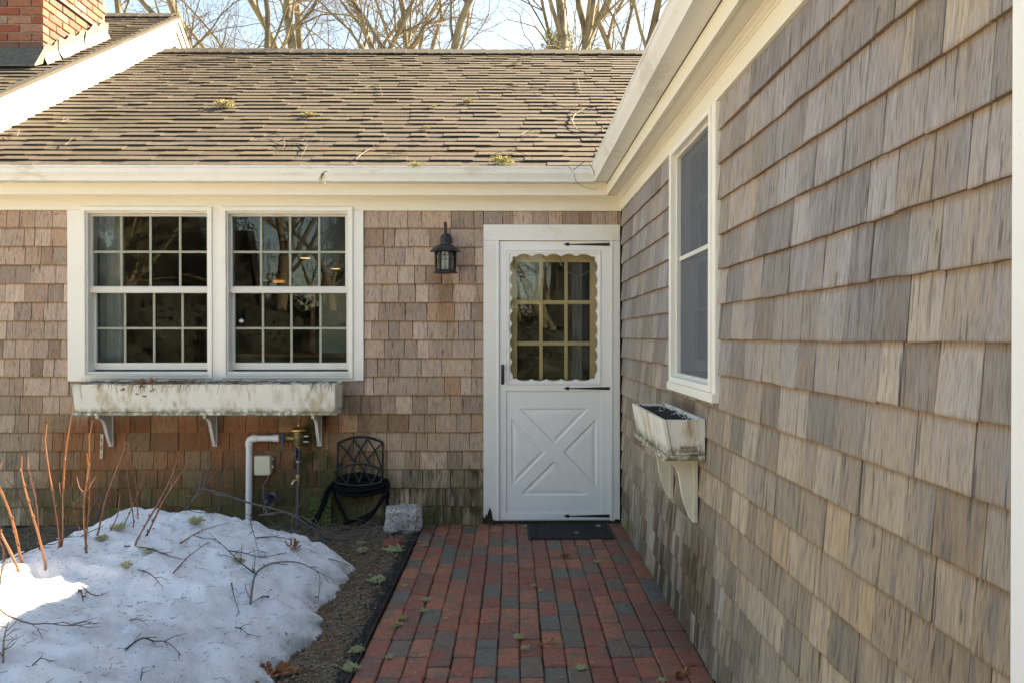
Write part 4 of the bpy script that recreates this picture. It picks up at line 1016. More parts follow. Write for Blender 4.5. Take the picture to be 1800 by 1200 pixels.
# ------------------------------------------------------------ small planter on the side wall
k0, k1 = 3.28, 4.08; pz0_, pz1_ = .874, 1.02; xo_t, xo_b = .622, .648
pmx = aged_mat('mossy_planter_paint', (.78,.75,.66), pz0_+.01)
pl = thing('wall_planter', 'small white mossy planter box of dark soil on the side wall', 'planter', (WX, (k0+k1)/2, pz0_))
def pend(y0, y1): return MB().quadbox([(xo_b,y0,pz0_),(WX-.018,y0,pz0_),(WX-.018,y1,pz0_),(xo_b,y1,pz0_),(xo_t,y0,pz1_),(WX-.018,y0,pz1_),(WX-.018,y1,pz1_),(xo_t,y1,pz1_)])
q = MB(); pend_ = lambda y0, y1: [(xo_b+.02,y0,pz0_),(WX-.034,y0,pz0_),(WX-.034,y1,pz0_),(xo_b+.02,y1,pz0_),(xo_t+.02,y0,pz1_-.001),(WX-.034,y0,pz1_-.001),(WX-.034,y1,pz1_-.001),(xo_t+.02,y1,pz1_-.001)]
q = MB(); q.quadbox(pend_(k0, k0+.018)); q.build('end_board', pmx, pl, bevel=.002)
q = MB(); q.quadbox(pend_(k1-.018, k1)); q.build('end_board', pmx, pl, bevel=.002)
q = MB(); q.quadbox([(xo_b,k0-.006,pz0_),(xo_b+.018,k0-.006,pz0_),(xo_b+.018,k1+.006,pz0_),(xo_b,k1+.006,pz0_),(xo_t,k0-.006,pz1_),(xo_t+.018,k0-.006,pz1_),(xo_t+.018,k1+.006,pz1_),(xo_t,k1+.006,pz1_)]); q.build('front_board', pmx, pl, bevel=.002)
MB().box(WX-.033, WX-.016, k0-.006, k1+.006, pz0_, pz1_+.004).build('back_board', pmx, pl, bevel=.002)
MB().box(xo_b-.014, WX-.016, k0-.012, k1+.012, pz0_-.022, pz0_-.001).build('bottom_board', pmx, pl, bevel=.003)
MB().add(*grid(lambda x, y: pz1_-.014+.014*noise.noise(Vector((x*19,y*19,7)))+.008*noise.noise(Vector((x*61,y*61,2))), xo_t+.018, WX-.034, k0+.018, k1-.018, .012)).build('soil', M['potsoil'], pl, smooth=True)
for i, y in enumerate((3.42, 3.93)):
    br = empty_part('bracket', pl, (WX, y, pz0_-.022))
    pb = bpy.data.materials.get('planter_bracket_paint') or paint_mat('planter_bracket_paint', (.74,.68,.54), .6, .35, (.35,.24,.12), 16)
    bracket(ts, y, pz0_-.023, .285, .165, br, pb, .040)
pc = onY(1210, 789.5, k0-.002); pw, phh = .036, .0155
plq = MB().box(pc.x-pw, pc.x+pw, k0-.0035, k0-.0005, pc.z-phh, pc.z+phh).build('maker_plaque', M['rust'], pl, bevel=.0005)
for j, (txt, sz) in enumerate((('WALPOLE', .0135), ('WOODWORKERS', .0095))):
    cu = bpy.data.curves.new('lettering', 'FONT'); cu.body = txt; cu.size = sz; cu.align_x = 'CENTER'; cu.align_y = 'CENTER'; cu.extrude = .0003
    o = bpy.data.objects.new('lettering', cu); COL.objects.link(o); dg = bpy.context.evaluated_depsgraph_get(); me = bpy.data.meshes.new_from_object(o.evaluated_get(dg)); bpy.data.objects.remove(o)
    me.materials.clear(); me.materials.append(M['twigdark']); o = bpy.data.objects.new('lettering', me); COL.objects.link(o); o.parent = plq
    o.rotation_euler = (R(90),0,0); o.location = Vector((pc.x, k0-.0042, pc.z+.0055-j*.012))-wloc(plq)
sm = MB(); r = random.Random(6)
for i in range(40): sm.lathe((WX-.04-abs(r.gauss(0,.03)), r.uniform(k0+.03,k1-.03), pz1_-.010), [(.0015,0),(r.uniform(.002,.0045),.003),(.001,.005)], 5)
tag(sm.build('planter_grit', M['snow']), 'white specks of snow and grit on the soil of the small planter', 'grit', kind='stuff')

# ------------------------------------------------------------ pipes, valves, boxes
def W(px, py, d): return onY(px, py, WY-d)
pp = thing('water_pipe', 'white plastic pipe rising from the snow and bending right to a valve', 'pipe', (W(437,895,.07).x, WY-.07, 0))
a, b_ = W(437,902,.07), W(438,783,.07); b_.z = W(438,783,.07).z
MB().tube([(a.x,WY-.07,-.05),(b_.x,WY-.07,b_.z)], .0225, 14).build('riser', M['pvc'], pp, smooth=True)
c1 = W(438,770,.07); el = [Vector((c1.x, WY-.07, c1.z-.055)), Vector((c1.x,WY-.07,c1.z-.03)), Vector((c1.x+.008,WY-.07,c1.z-.010)), Vector((c1.x+.028,WY-.07,c1.z)), Vector((c1.x+.06,WY-.07,c1.z+.001))]
MB().tube(el, .0275, 14).build('elbow', M['pvc'], pp, smooth=True)
MB().tube([(c1.x+.058,WY-.07,c1.z+.001),(W(483,770,.07).x,WY-.07,c1.z+.002)], .0225, 14).build('crosspipe', M['pvc'], pp, smooth=True)
MB().tube([(W(480,770,.07).x,WY-.07,c1.z+.002),(W(491,770,.07).x,WY-.07,c1.z+.002)], .0265, 14).build('coupling', M['pvc'], pp, smooth=True)
bf = thing('backflow_valve', 'brass vacuum breaker with bronze cap and blue handles on a dark pipe', 'valve', (W(525,770,.08).x, WY-.08, 0))
vx = W(525,770,.08).x; VZ = lambda py: W(525,py,.08).z; vy = WY-.08
MB().lathe((vx,vy,VZ(792)), [(.018,0),(.018,.03),(.030,.04),(.034,.05),(.034,.075),(.040,.082),(.040,.115),(.034,.12),(.034,.135)], 16).build('body', M['brass'], bf, smooth=True)
MB().lathe((vx,vy,VZ(758)), [(.035,0),(.056,.004),(.058,.012),(.05,.024),(.028,.036),(.006,.04)], 20).build('bonnet', M['bronze'], bf, smooth=True)
MB().lathe((vx,vy,VZ(749)), [(.006,0),(.006,.012),(.003,.015)], 8).build('cap_screw', M['steel'], bf)
MB().tube([(vx-.11,WY-.07,c1.z+.002),(vx-.085,WY-.075,c1.z+.002),(vx-.03,vy,c1.z+.002)], [.028,.020,.024], 12).build('inlet', M['brass'], bf, smooth=True)
MB().lathe((vx-.115,WY-.07,c1.z+.002), [(.026,0),(.031,.006),(.031,.026),(.022,.032)], 8, 'x').build('union', M['brass'], bf)
MB().box(vx-.112, vx-.094, vy-.045, vy-.03, c1.z-.046, c1.z+.044).build('handle', M['blue'], bf, bevel=.004)
for z in (c1.z+.018, c1.z-.022):
    MB().tube([(vx+.03,vy,z),(vx+.055,vy-.004,z),(vx+.075,vy-.006,z)], [.008,.009,.004], 8).build('test_cock', M['steel'], bf, smooth=True)
zz = VZ(792); zl = VZ(925)
MB().tube([(vx,vy,zz+.01),(vx,vy,VZ(812))], .020, 12).build('lower_valve', M['pipe'], bf, smooth=True)
MB().box(vx-.028, vx-.004, vy-.045, vy-.02, VZ(806), VZ(785)).build('handle', M['blue'], bf, bevel=.004)
MB().lathe((vx-.015,vy-.048,VZ(796)), [(.010,0),(.010,-.004)], 8, 'y').build('handle_nut', M['cane'], bf)
for py in (784,811): MB().lathe((vx,vy,VZ(py)), [(.023,0),(.023,.006)], 12).build('ring', M['steel'], bf)
MB().tube([(vx,vy,VZ(812)),(vx-.003,vy,VZ(860)),(vx-.006,vy,-.03)], [.013,.014,.016], 10).build('drop_pipe', M['pipe'], bf, smooth=True)
MB().lathe((vx-.002,vy,VZ(852)), [(.016,0),(.021,.01),(.018,.03),(.021,.05),(.021,.075),(.016,.08)], 12).build('drain_fitting', M['brass'], bf, smooth=True)
MB().tube([(vx-.012,vy-.005,VZ(843)),(vx-.03,vy-.02,VZ(844)),(vx-.04,vy-.028,VZ(850))], [.010,.013,.011], 8).build('drain_spout', M['steel'], bf, smooth=True)
jb = thing('junction_box', 'beige plastic controller box screwed to the wall beside the white pipe', 'electrical box', (W(463,818,.06).x, WY, W(463,818,.06).z))
x0, x1, z0, z1 = W(446,818,.075).x, W(475,818,.075).x, W(460,835,.075).z, W(460,801,.075).z
MB().box(x0, x1, WY-.075, WY-.012, z0, z1).build('case', M['beige'], jb, bevel=.008)
MB().box(x0+.004, x1-.004, WY-.079, WY-.0765, z0+.022, z1-.004).build('lid', M['beige'], jb, bevel=.0018)
MB().lathe(((x0+x1)/2,WY-.0795,(z0+z1)/2-.002), [(.016,0),(.016,-.0012),(.013,-.0012),(.013,-.0002)], 20, 'y').build('lid_emboss', M['beige'], jb)
for z in (z1-.025, z0+.055): MB().lathe((x1+.002,WY-.04,z), [(.012,0),(.010,.010),(.004,.013)], 10, 'x').build('knob', M['beige'], jb, smooth=True)
MB().tube([W(472,836,.05),W(468,844,.045),W(463,852,.04),W(463,870,.04),W(466,892,.04),W(471,905,.06)], .0028, 6).build('cable', M['cable'], jb, smooth=True)
sg = thing('hose_bib', 'dull blue grey hose tap low on the wall under the beige box', 'tap', (W(472,875,.05).x, WY, W(472,875,.05).z))
cx_ = W(474,875,.07)
MB().tube([(cx_.x,WY-.012,cx_.z),(cx_.x,WY-.06,cx_.z),(cx_.x-.012,WY-.085,cx_.z-.012),(cx_.x-.018,WY-.095,cx_.z-.035)], [.015,.018,.019,.017], 10).build('spout', M['blue'], sg, smooth=True)
MB().lathe((cx_.x-.016,WY-.09,cx_.z+.02), [(.010,0),(.034,.004),(.034,.012),(.012,.016)], 8).build('handwheel', M['blue'], sg)
MB().lathe((cx_.x+.005,WY-.012,cx_.z), [(.034,0),(.034,-.006),(.02,-.010)], 14, 'y').build('flange', M['pipe'], sg)
p = W(178,784,.02)
st = thing('strike_plate', 'narrow metal plate with two slots hanging on the wall left of the first bracket', 'metal plate', (p.x, WY-.02, p.z))
MB().prism([[(-.012,-.09),(.012,-.09),(.017,.09),(-.005,.09)], [(-.003,.035),(.006,.035),(.007,.06),(-.001,.06)], [(-.004,-.02),(.005,-.02),(.006,.005),(-.003,.005)]], -.0225, -.0185, lambda u, d, z: (p.x+u, WY+d, p.z+z)).build('plate', M['rust'], st, bevel=.0006)

# ------------------------------------------------------------ hose hanger and hose
hh = thing('hose_hanger', 'black iron lattice hose hanger on the shingle wall', 'hose hanger', (W(633,800,.03).x, WY-.02, W(633,820,.03).z))
Q = lambda zx, zy, d: W(540+zx/6.67, 750+zy/6.67, d)
def bez(a, b_, c, d, n=10):
    out = []
    for i in range(n+1): t_ = i/n; out.append(a*((1-t_)**2)+b_*(2*t_*(1-t_))+c*(t_*t_))
    return out
def bar(pts, d, rr=.0062, name='bar'):
    A, B, C = [Q(x, y, d) for x, y in pts]; MB().tube(bez(A,B,C,None), rr, 6).build(name, M['black'], hh, smooth=True)
bd = .035
bar([(362,185),(620,45),(885,178)], bd, .009, 'top_rail')
bar([(362,185),(358,350),(345,640)], bd, .008, 'side_post'); bar([(885,178),(888,380),(880,600)], bd, .008, 'side_post')
for pts in ([(375,490),(420,330),(560,135)], [(375,200),(470,280),(560,410)], [(545,400),(620,260),(700,140)], [(545,150),(630,250),(740,440)],
            [(700,395),(770,280),(880,190)], [(710,145),(820,280),(865,480)], [(460,285),(490,330),(560,420)]): bar(pts, bd+.004)
fd = .13
bar([(330,515),(610,350),(880,505)], fd, .009, 'front_rail'); bar([(330,515),(332,580),(335,640)], fd, .008, 'front_post'); bar([(878,505),(878,560),(872,640)], fd, .008, 'front_post')
for pts in ([(350,520),(395,560),(455,655)], [(470,655),(490,560),(560,440)], [(520,470),(560,530),(605,650)], [(605,655),(620,600),(690,450)],
            [(620,440),(690,520),(750,655)], [(755,655),(790,590),(850,500)]): bar(pts, fd+.003)
for x in (345, 870): MB().tube([Q(x,640,bd), Q(x,645,fd)], .006, 6).build('shelf_arm', M['black'], hh)
MB().tube(bez(Q(330,650,fd), Q(610,720,fd+.03), Q(875,640,fd), None), .008, 6).build('tray_rim', M['black'], hh, smooth=True)
hs = thing('garden_hose', 'long black rubber hose coiled over the iron hanger and drooping to the ground', 'hose', (W(633,880,.08).x, WY-.08, 0))
r = random.Random(9)
def hose(pts, name='loop', rr=.0115):
    P = [Q(x, y, d) for x, y, d in pts]; out = []
    for i in range(len(P)-1):          # catmull rom
        p0, p1, p2, p3 = P[max(i-1,0)], P[i], P[i+1], P[min(i+2,len(P)-1)]
        for k in range(8):
            t_ = k/8; out.append(.5*((2*p1)+(p2-p0)*t_+(2*p0-5*p1+4*p2-p3)*t_*t_+(3*p1-p0-3*p2+p3)*t_**3))
    out.append(P[-1]); MB().tube(out, rr, 8).build(name, M['hose'], hs, smooth=True)
for i in range(9):
    y = 560+i*14; d = .055+.010*(i%4); hose([(335-r.uniform(0,20),y+60,d),(450,y+10+r.uniform(-9,9),d+.005),(610,y-10+r.uniform(-9,9),d),(780,y+5+r.uniform(-9,9),d+.006),(905+r.uniform(0,25),y+55,d)])
for i in range(7):
    y = 660+i*17; d = .065+.012*(i%4); hose([(315-r.uniform(0,15),640,d),(360,y-5,d+.02),(480,y+30+r.uniform(-9,9),d+.03),(620,y+38,d+.03),(780,y+20+r.uniform(-9,9),d+.03),(890,y-25,d+.02),(925+r.uniform(-10,10),610+i*4,d)])
hose([(300,630,.10),(400,745,.115),(560,795,.12),(720,790,.12),(850,730,.115),(925,640,.10)], rr=.0125)
hose([(305,650,.11),(230,740,.115),(190,850,.12),(150,980,.125),(90,1070,.16),(40,1140,.20)], 'trailing_strand', .0125)
hose([(315,680,.10),(240,800,.11),(205,900,.12),(150,1020,.13),(110,1120,.2)], 'trailing_strand', .0125)
hose([(310,700,.09),(330,820,.09),(390,950,.095),(450,1060,.12),(480,1105,.14)], 'trailing_strand', .0125)
hose([(930,610,.10),(950,700,.11),(900,820,.11),(830,920,.11),(760,1000,.12),(640,1060,.13),(500,1110,.15),(430,1145,.2)], 'trailing_strand', .0125)
hose([(900,600,.10),(930,720,.10),(870,850,.10),(800,960,.11),(770,1010,.12),(700,1080,.14),(600,1140,.18)], 'trailing_strand', .0125)
hose([(885,620,.04),(945,760,.04),(935,860,.045),(945,960,.05),(930,1090,.06),(900,1150,.10)], 'trailing_strand', .0125)
tag(MB().quadbox([onY(655,905,WY-.012),onY(673,905,WY-.012),onY(673,905,WY-.006),onY(655,905,WY-.006),onY(657,845,WY-.03),onY(674,845,WY-.03),onY(674,845,WY-.024),onY(657,845,WY-.024)]).build('loose_shingle', M['sh_rear']), 'loose upright board behind the hose on the right', 'board')
mossy = NT('mossy_slab'); n = mossy.noise(mossy.position(), 60, 4); mossy = mossy.finish(mossy.mix(mossy.smooth(n,.4,.6), (.05,.06,.015), (.13,.17,.04)), .95, n, .9, .01)
p0, p1 = onY(543,908,WY-.03), onY(583,872,WY-.03)
ms = MB(); ms.box(p0.x, p1.x, WY-.045, WY-.016, -.02, p1.z)
r = random.Random(5)
for i in range(420):
    x, z = r.uniform(p0.x,p1.x), r.uniform(.02,p1.z+.005); L = r.uniform(.01,.022)
    ms.add([(x-.0012,WY-.045,z),(x+.0012,WY-.045,z),(x+r.uniform(-.006,.006),WY-.045-L*.7,z+r.uniform(-.004,L))],[(0,1,2)])
tag(ms.build('mossy_board', mossy), 'short board grown over with bright green moss left of the hose', 'mossy board')

# ------------------------------------------------------------ granite block, red stone, doormat
r = random.Random(14)
bc = onZ(706, 938, 0)
bm = bmesh.new(); bmesh.ops.create_cube(bm, size=1); bmesh.ops.subdivide_edges(bm, edges=bm.edges[:], cuts=6, use_grid_fill=True)
for v in bm.verts:
    q = v.co.copy(); v.co = Vector((q.x*.245, q.y*.19, q.z*.185+.085)); nn = Vector(q).normalized()
    rr_ = max(abs(q.x),abs(q.y))*0; n_ = noise.noise(q*3.2+Vector((3,1,5)))*.014+noise.noise(q*9)*.005
    co = sorted([abs(q.x),abs(q.y),abs(q.z)])
    v.co += nn*(n_*1.5-.022*max(0,(co[1]-.36)/.14)**1)
    if q.z > 0: v.co.z += .012*q.x
me = bpy.data.meshes.new('granite_block'); bm.to_mesh(me); bm.free(); me.materials.append(M['granite'])
o = bpy.data.objects.new('granite_block', me); COL.objects.link(o); o.location = (bc.x, bc.y+.09, 0); o.rotation_euler = (0,0,.06)
tag(o, 'rough grey granite block standing against the wall at the path corner', 'stone')
rc_ = onZ(690, 958, 0)
bm = bmesh.new(); bmesh.ops.create_icosphere(bm, subdivisions=3, radius=1)
for v in bm.verts: v.co = Vector((v.co.x*.072, v.co.y*.06, v.co.z*.035+.012)) * (1+.18*noise.noise(v.co*1.6+Vector((2,2,2))))
me = bpy.data.meshes.new('red_stone'); bm.to_mesh(me); bm.free(); me.materials.append(brick_mat('red_rubble', [(0,(.26,.075,.05)),(1,(.26,.075,.05))], .5))
o = bpy.data.objects.new('red_stone', me); COL.objects.link(o); o.location = (rc_.x, rc_.y, 0); tag(o, 'half buried reddish brick lump in the soil below the granite block', 'stone')
mt = thing('doormat', 'black ribbed rubber doormat on the bricks in front of the storm door', 'doormat', (.39, 5.57, 0))
mx0, mx1, my0, my1 = .115, .70, 5.345, 5.775
MB().box(mx0,mx1,my0,my1,.002,.008).build('base', M['mat'], mt, bevel=.002)
nx, ny = 20, 12; tr = MB(); r = random.Random(1)
for i in range(nx):
    for j in range(ny):
        x = mx0+.012+(mx1-mx0-.024)*(i+.5)/nx; y = my0+.012+(my1-my0-.024)*(j+.5)/ny
        if (i+j)%2: tr.box(x-.011,x+.011,y-.014,y-.004,.008,.0135).box(x-.011,x+.011,y+.004,y+.014,.008,.0135)
        else: tr.box(x-.011,x-.003,y-.014,y+.014,.008,.0135).box(x+.003,x+.011,y-.014,y+.014,.008,.0135)
tr.build('tread_ribs', M['mat'], mt)

# ------------------------------------------------------------ snow bank
def snowh(x, y):
    n1 = noise.noise(Vector((x*1.1, y*1.1, 3.3))); n2 = noise.noise(Vector((x*3.5, y*3.5, 9.1))); n3 = noise.noise(Vector((x*14, y*14, 2.2))); n4 = noise.noise(Vector((x*40, y*40, 5.2)))
    ex = -.92 + .09*noise.noise(Vector((y*2.6, 0, 7))) + .05*noise.noise(Vector((y*9, 0, 3))) + .02*noise.noise(Vector((y*30, 0, 3)))
    a = max(0, ex-x)                       # distance in from the right edge
    if y > 4.75: ex2 = ex-(y-4.75)*.85; a = max(0, ex2-x)
    back = 5.42 + (x+1.6)*(.05 if x > -2.2 else .9) + .6*min(0, x+2.2)*0 + .06*n2
    if x < -2.2: back = 5.39+(x+2.2)*1.45+.05*n2
    b = max(0, back-y)
    e1 = 1-math.exp(-a*1.7); e2 = 1-math.exp(-b*2.8)
    rim = (min(1, a/.12)*min(1, b/.12))**.6 if a > 0 and b > 0 else 0
    top = .36+.05*n1 - .30*max(0, -2.15-x)*min(1, max(0,(y-3.3)/.8)) + .04*math.exp(-((x+2.0)**2)/.3-((y-4.75)**2)/.25)
    if x < -1.5 and y < 3.6: top += .07*min(1,(-1.5-x)/.5)*min(1,(3.6-y)/.5)
    rdg = 1-abs(noise.noise(Vector((x*2.2, y*2.2, 14.1))))*2
    h = top*e1*e2 + .035*rim + (.036*n2+.030*rdg)*e1*e2 + .024*n3*rim + .011*n4*rim
    bl_ = abs(noise.noise(Vector((x*6.3, y*6.3, 21.7)))); h += (.045*bl_ - .012)*rim + .020*abs(noise.noise(Vector((x*13, y*13, 8.8))))*rim
    h -= .085*math.exp(-((x+1.85)**2)/.09-((y-3.45)**2)/.12)
    if a <= 0 or b <= 0: return -.06
    return h-.02
v, f = grid(snowh, -4.9, -.78, 1.6, 5.65, .024)
f = [q for q in f if max(v[i][2] for i in q) > -.055]
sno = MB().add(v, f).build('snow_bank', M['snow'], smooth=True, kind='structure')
def onSnow(px, py, lift=0.0):
    d = ray(px, py); t_ = 2.0; last = None
    while t_ < 7:
        p = C0+d*t_; h = max(snowh(p.x, p.y) if p.x < -.8 and p.y < 5.6 else -.02, soilz(p.x, p.y) if p.x < -.64 else 0)
        if p.z <= h: return Vector((p.x, p.y, h+lift))
        t_ += .012
    return C0+d*5.3
def smoothpath(P, n=5):
    out = []
    for i in range(len(P)-1):
        p0, p1, p2, p3 = P[max(i-1,0)], P[i], P[i+1], P[min(i+2,len(P)-1)]
        for k in range(n): t_ = k/n; out.append(.5*((2*p1)+(p2-p0)*t_+(2*p0-5*p1+4*p2-p3)*t_*t_+(3*p1-p0-3*p2+p3)*t_**3))
    out.append(P[-1]); return out

# canes of the shrub
shrub = thing('dogwood_shrub', 'bare shrub of upright orange red canes standing in the snow bank', 'shrub', (-2.8, 4.9, 0))
r = random.Random(17)
canes = [((38,801),(80,1005),0,.010),((49,806),(72,965),1,.008),((82,745),(103,965),0,.010),((127,712),(105,960),0,.010),((163,738),(148,950),0,.008),((153,797),(152,970),0,.010),
         ((222,775),(167,940),1,.009),((225,775),(245,915),1,.006),((312,807),(234,962),1,.009),((335,803),(250,940),0,.010),((-14,820),(45,990),0,.012),((-12,880),(36,1012),0,.012),((-8,935),(12,990),1,.010),
         ((185,836),(212,869),1,.005),((212,869),(190,937),0,.006),((227,780),(232,925),1,.006),((10,840),(75,940),1,.007),((110,835),(148,930),0,.006),((262,800),(215,930),1,.006),((92,790),(60,940),1,.005)]
for (tx, ty), (bx_, by_), dk, rr_ in canes:
    B = onSnow(bx_, by_, -.04) if by_ > 900 or bx_ < 0 else onY(bx_, by_, 5.1)
    d = ray(tx, ty); Yt = B.y+r.uniform(-.05,.12); T_ = C0+d*(Yt/d.y); n = 8; pts = []; rad = []
    for i in range(n+1):
        t_ = i/n; q = B.lerp(T_, t_)+Vector((.010*math.sin(t_*5+tx), .01*math.cos(t_*4+tx), 0))*(1 if 0 < i < n else 0); pts.append(q); rad.append(rr_*(1-.45*t_)*(1.2 if i % 3 == 0 else 1)*.54)
    MB().tube(pts, rad, 7).build('cane', M['canedark'] if dk else M['cane'], shrub, smooth=True)
    side_ = MB(); nt = 0
    for k in range(r.randrange(0,3)):
        q = pts[r.randrange(3, n)]; a = r.uniform(-1,1); MB().tube([q, q+Vector((a*.03,0,.03)), q+Vector((a*.06,r.uniform(-.03,.03),.08))], [.0035,.003,.0015], 4).build('side_twig', M['canedark'], shrub)
    for i in range(1, n):
        if r.random() < .7: MB().lathe(pts[i]+Vector((rad[i]*r.choice((-1,1)),-rad[i]*.3,0)), [(.001,0),(.0038,.004),(.0034,.010),(.0008,.018)], 5).build('bud', M['canedark'], shrub)

def twigmesh(mb, pts, rr_, r, side_n=3, sl=.10, flat=.5):
    P = smoothpath(pts, 4); n = len(P); mb.tube(P, [rr_*(1-.75*i/(n-1)) for i in range(n)], 5)
    for k in range(side_n):
        i = r.randrange(1, n-1); q = P[i]; d = (P[i+1]-P[i-1]).normalized(); a = r.choice((-1,1))*r.uniform(.4,1.1)
        d2 = Matrix.Rotation(a, 3, 'Z') @ d; L = sl*r.uniform(.5,1.2)
        e1 = q+d2*L*.5+Vector((0,0,r.uniform(-.1,.4)*L*flat)); e2 = e1+(Matrix.Rotation(r.uniform(-.5,.5),3,'Z') @ d2)*L*.5+Vector((0,0,r.uniform(-.3,.3)*L*flat))
        mb.tube([q, e1, e2], [rr_*.5, rr_*.4, rr_*.2], 4)
        if r.random() < .5: mb.tube([e1, e1+(Matrix.Rotation(-a*.8,3,'Z') @ d2)*L*.35], [rr_*.3, rr_*.15], 3)
SN = lambda pts, lift=.006: [onSnow(x, y, lift+(.012 if 0 < i < len(pts)-1 else 0)) for i, (x, y) in enumerate(pts)]
Zt = lambda l: [(x/2.8125, 860+y/2.8125) for x, y in l]
twigs = [
 (Zt([(1238,580),(1250,490),(1270,435),(1330,385),(1400,375),(1470,380),(1530,405),(1580,445),(1573,560)]), .0065, 'twig', 5, .14, 'forked grey branch arching over the right half of the snow'),
 (Zt([(1330,540),(1290,560),(1240,578)]), .006, 'twig', 0, .05, 'short stub of broken branch beside the arching fork on the snow'),
 (Zt([(1270,435),(1190,380),(1120,310),(1030,220)]), .005, 'twigdark', 4, .12, 'dark twig running up left from the arching fork on the snow'),
 (Zt([(1130,310),(1200,330),(1290,350),(1400,330),(1500,310),(1575,325)]), .004, 'twigdark', 4, .10, 'thin dark twig lying across behind the arching fork'),
 (Zt([(890,275),(1000,225),(1135,172)]), .005, 'canedark', 0, .04, 'straight reddish stick slanting up right near the top of the snow'),
 (Zt([(858,420),(940,350),(1032,268)]), .005, 'canedark', 1, .04, 'straight reddish stick in the middle of the snow bank'),
 (Zt([(615,293),(730,320),(830,345),(925,362)]), .0045, 'twigdark', 3, .06, 'dark twig carrying a green lichen tuft left of the middle of the snow'),
 (Zt([(705,408),(750,445),(808,492)]), .004, 'twigdark', 1, .05, 'short dark twig below the lichen covered twig'),
 (Zt([(403,495),(450,545),(500,545),(540,522)]), .0035, 'twigdark', 0, .05, 'curved dark twig in the hollow at the left of the snow'),
 (Zt([(385,508),(400,530),(412,560)]), .009, 'twigdark', 0, .03, 'stubby black stick end in the hollow at the left of the snow'),
 (Zt([(620,812),(700,770),(760,775),(830,790),(898,830)]), .0045, 'twigdark', 4, .06, 'forked dark twig on the lower middle of the snow'),
 (Zt([(0,610),(40,655),(150,690),(230,705),(330,705),(420,695),(455,660)]), .0045, 'twig', 3, .10, 'long curving twig in the sunlit lower left of the snow'),
 (Zt([(1145,478),(1155,540),(1186,625)]), .004, 'twigdark', 0, .04, 'upright thin twig left of the arching fork'),
 (Zt([(830,105),(900,110),(960,125),(1060,122)]), .0045, 'twigdark', 4, .08, 'dark twig along the crest of the snow bank'),
 (Zt([(1245,110),(1240,180),(1262,260),(1278,330)]), .004, 'twigdark', 2, .06, 'dark twig running down the snow from the white pipe'),
 (Zt([(1265,250),(1360,252),(1475,260)]), .004, 'twigdark', 2, .06, 'level dark twig on the upper right of the snow'),
 (Zt([(1625,350),(1670,375),(1725,385)]), .0035, 'twigdark', 1, .05, 'small dark twig near the right tip of the snow'),
 (Zt([(1165,690),(1200,715),(1238,740)]), .0035, 'twigdark', 2, .06, 'small branching twig low on the right of the snow'),
 (Zt([(640,665),(690,665),(735,685)]), .0025, 'twigdark', 1, .03, 'fine pine needle pair on the middle of the snow'),
 (Zt([(0,470),(20,400),(90,350),(200,300),(300,260),(420,240)]), .006, 'twigdark', 4, .12, 'dark branch along the left crest of the snow behind the canes'),
 (Zt([(15,870),(20,760),(45,660)]), .005, 'straw', 3, .07, 'pale stalk at the far lower left of the snow'),
 (Zt([(695,950),(705,890)]), .003, 'twigdark', 0, .03, 'tiny upright twig at the bottom of the snow'),
 (Zt([(160,880),(205,868),(252,876)]), .003, 'twigdark', 0, .03, 'small curved twig at the lower left of the snow'),
]
r = random.Random(31)
for pts, rr_, m, sn_, sl_, lab in twigs:
    mb = MB(); twigmesh(mb, SN(pts), rr_*.85, r, sn_+3, sl_*1.1, .5); tag(mb.build('twig', M[m], smooth=True), lab, 'twig', 'twigs fallen on the snow bank')
# branches by the wall behind the snow
br_list = [
 ([(318,905),(350,868),(365,860),(435,882),(480,893),(515,905),(545,925),(580,945),(600,960)], .010, 5.35, 'twig', 8, .22, 'long grey branch lying against the pipe behind the snow'),
 ([(385,895),(388,860),(393,830),(403,812)], .009, 5.45, 'twig', 2, .06, 'gnarled upright grey stub standing behind the snow'),
 ([(522,948),(512,925),(520,900),(531,878)], .005, 5.3, 'twig', 2, .08, 'thin upright twig in front of the dark drop pipe'),
 ([(455,905),(500,900),(540,912),(575,935),(610,950)], .006, 5.4, 'twig', 6, .18, 'tangled twigs at the foot of the wall below the tap'),
 ([(150,915),(165,885),(178,870),(172,900),(160,930)], .008, 5.35, 'twig', 6, .15, 'lichened dead branch among the canes'),
 ([(80,900),(120,912),(180,915),(240,908),(285,895)], .004, 5.35, 'twig', 6, .14, 'pale thin branch crossing behind the canes'),
 ([(90,955),(150,940),(215,918),(250,905)], .004, 5.2, 'twig', 5, .12, 'grey twig lying on the soil behind the canes'),
 ([(590,955),(625,962),(650,958),(665,948)], .005, 5.3, 'twig', 8, .12, 'dark brushwood on the soil below the hose'),
 ([(600,925),(640,930),(675,925)], .004, 5.55, 'twig', 6, .08, 'small twigs under the hose loops'),
]
for pts, rr_, Y, m, sn_, sl_, lab in br_list:
    P = [onY(x, y, Y+r.uniform(-.03,.03)) for x, y in pts]
    for q in P: q.z = max(q.z, (snowh(q.x,q.y) if q.x < -.8 else 0)+.01, .01)
    mb = MB(); twigmesh(mb, P, rr_, r, sn_, sl_, 1.0); tag(mb.build('branch', M[m], smooth=True), lab, 'branch', 'fallen branches behind the snow bank')

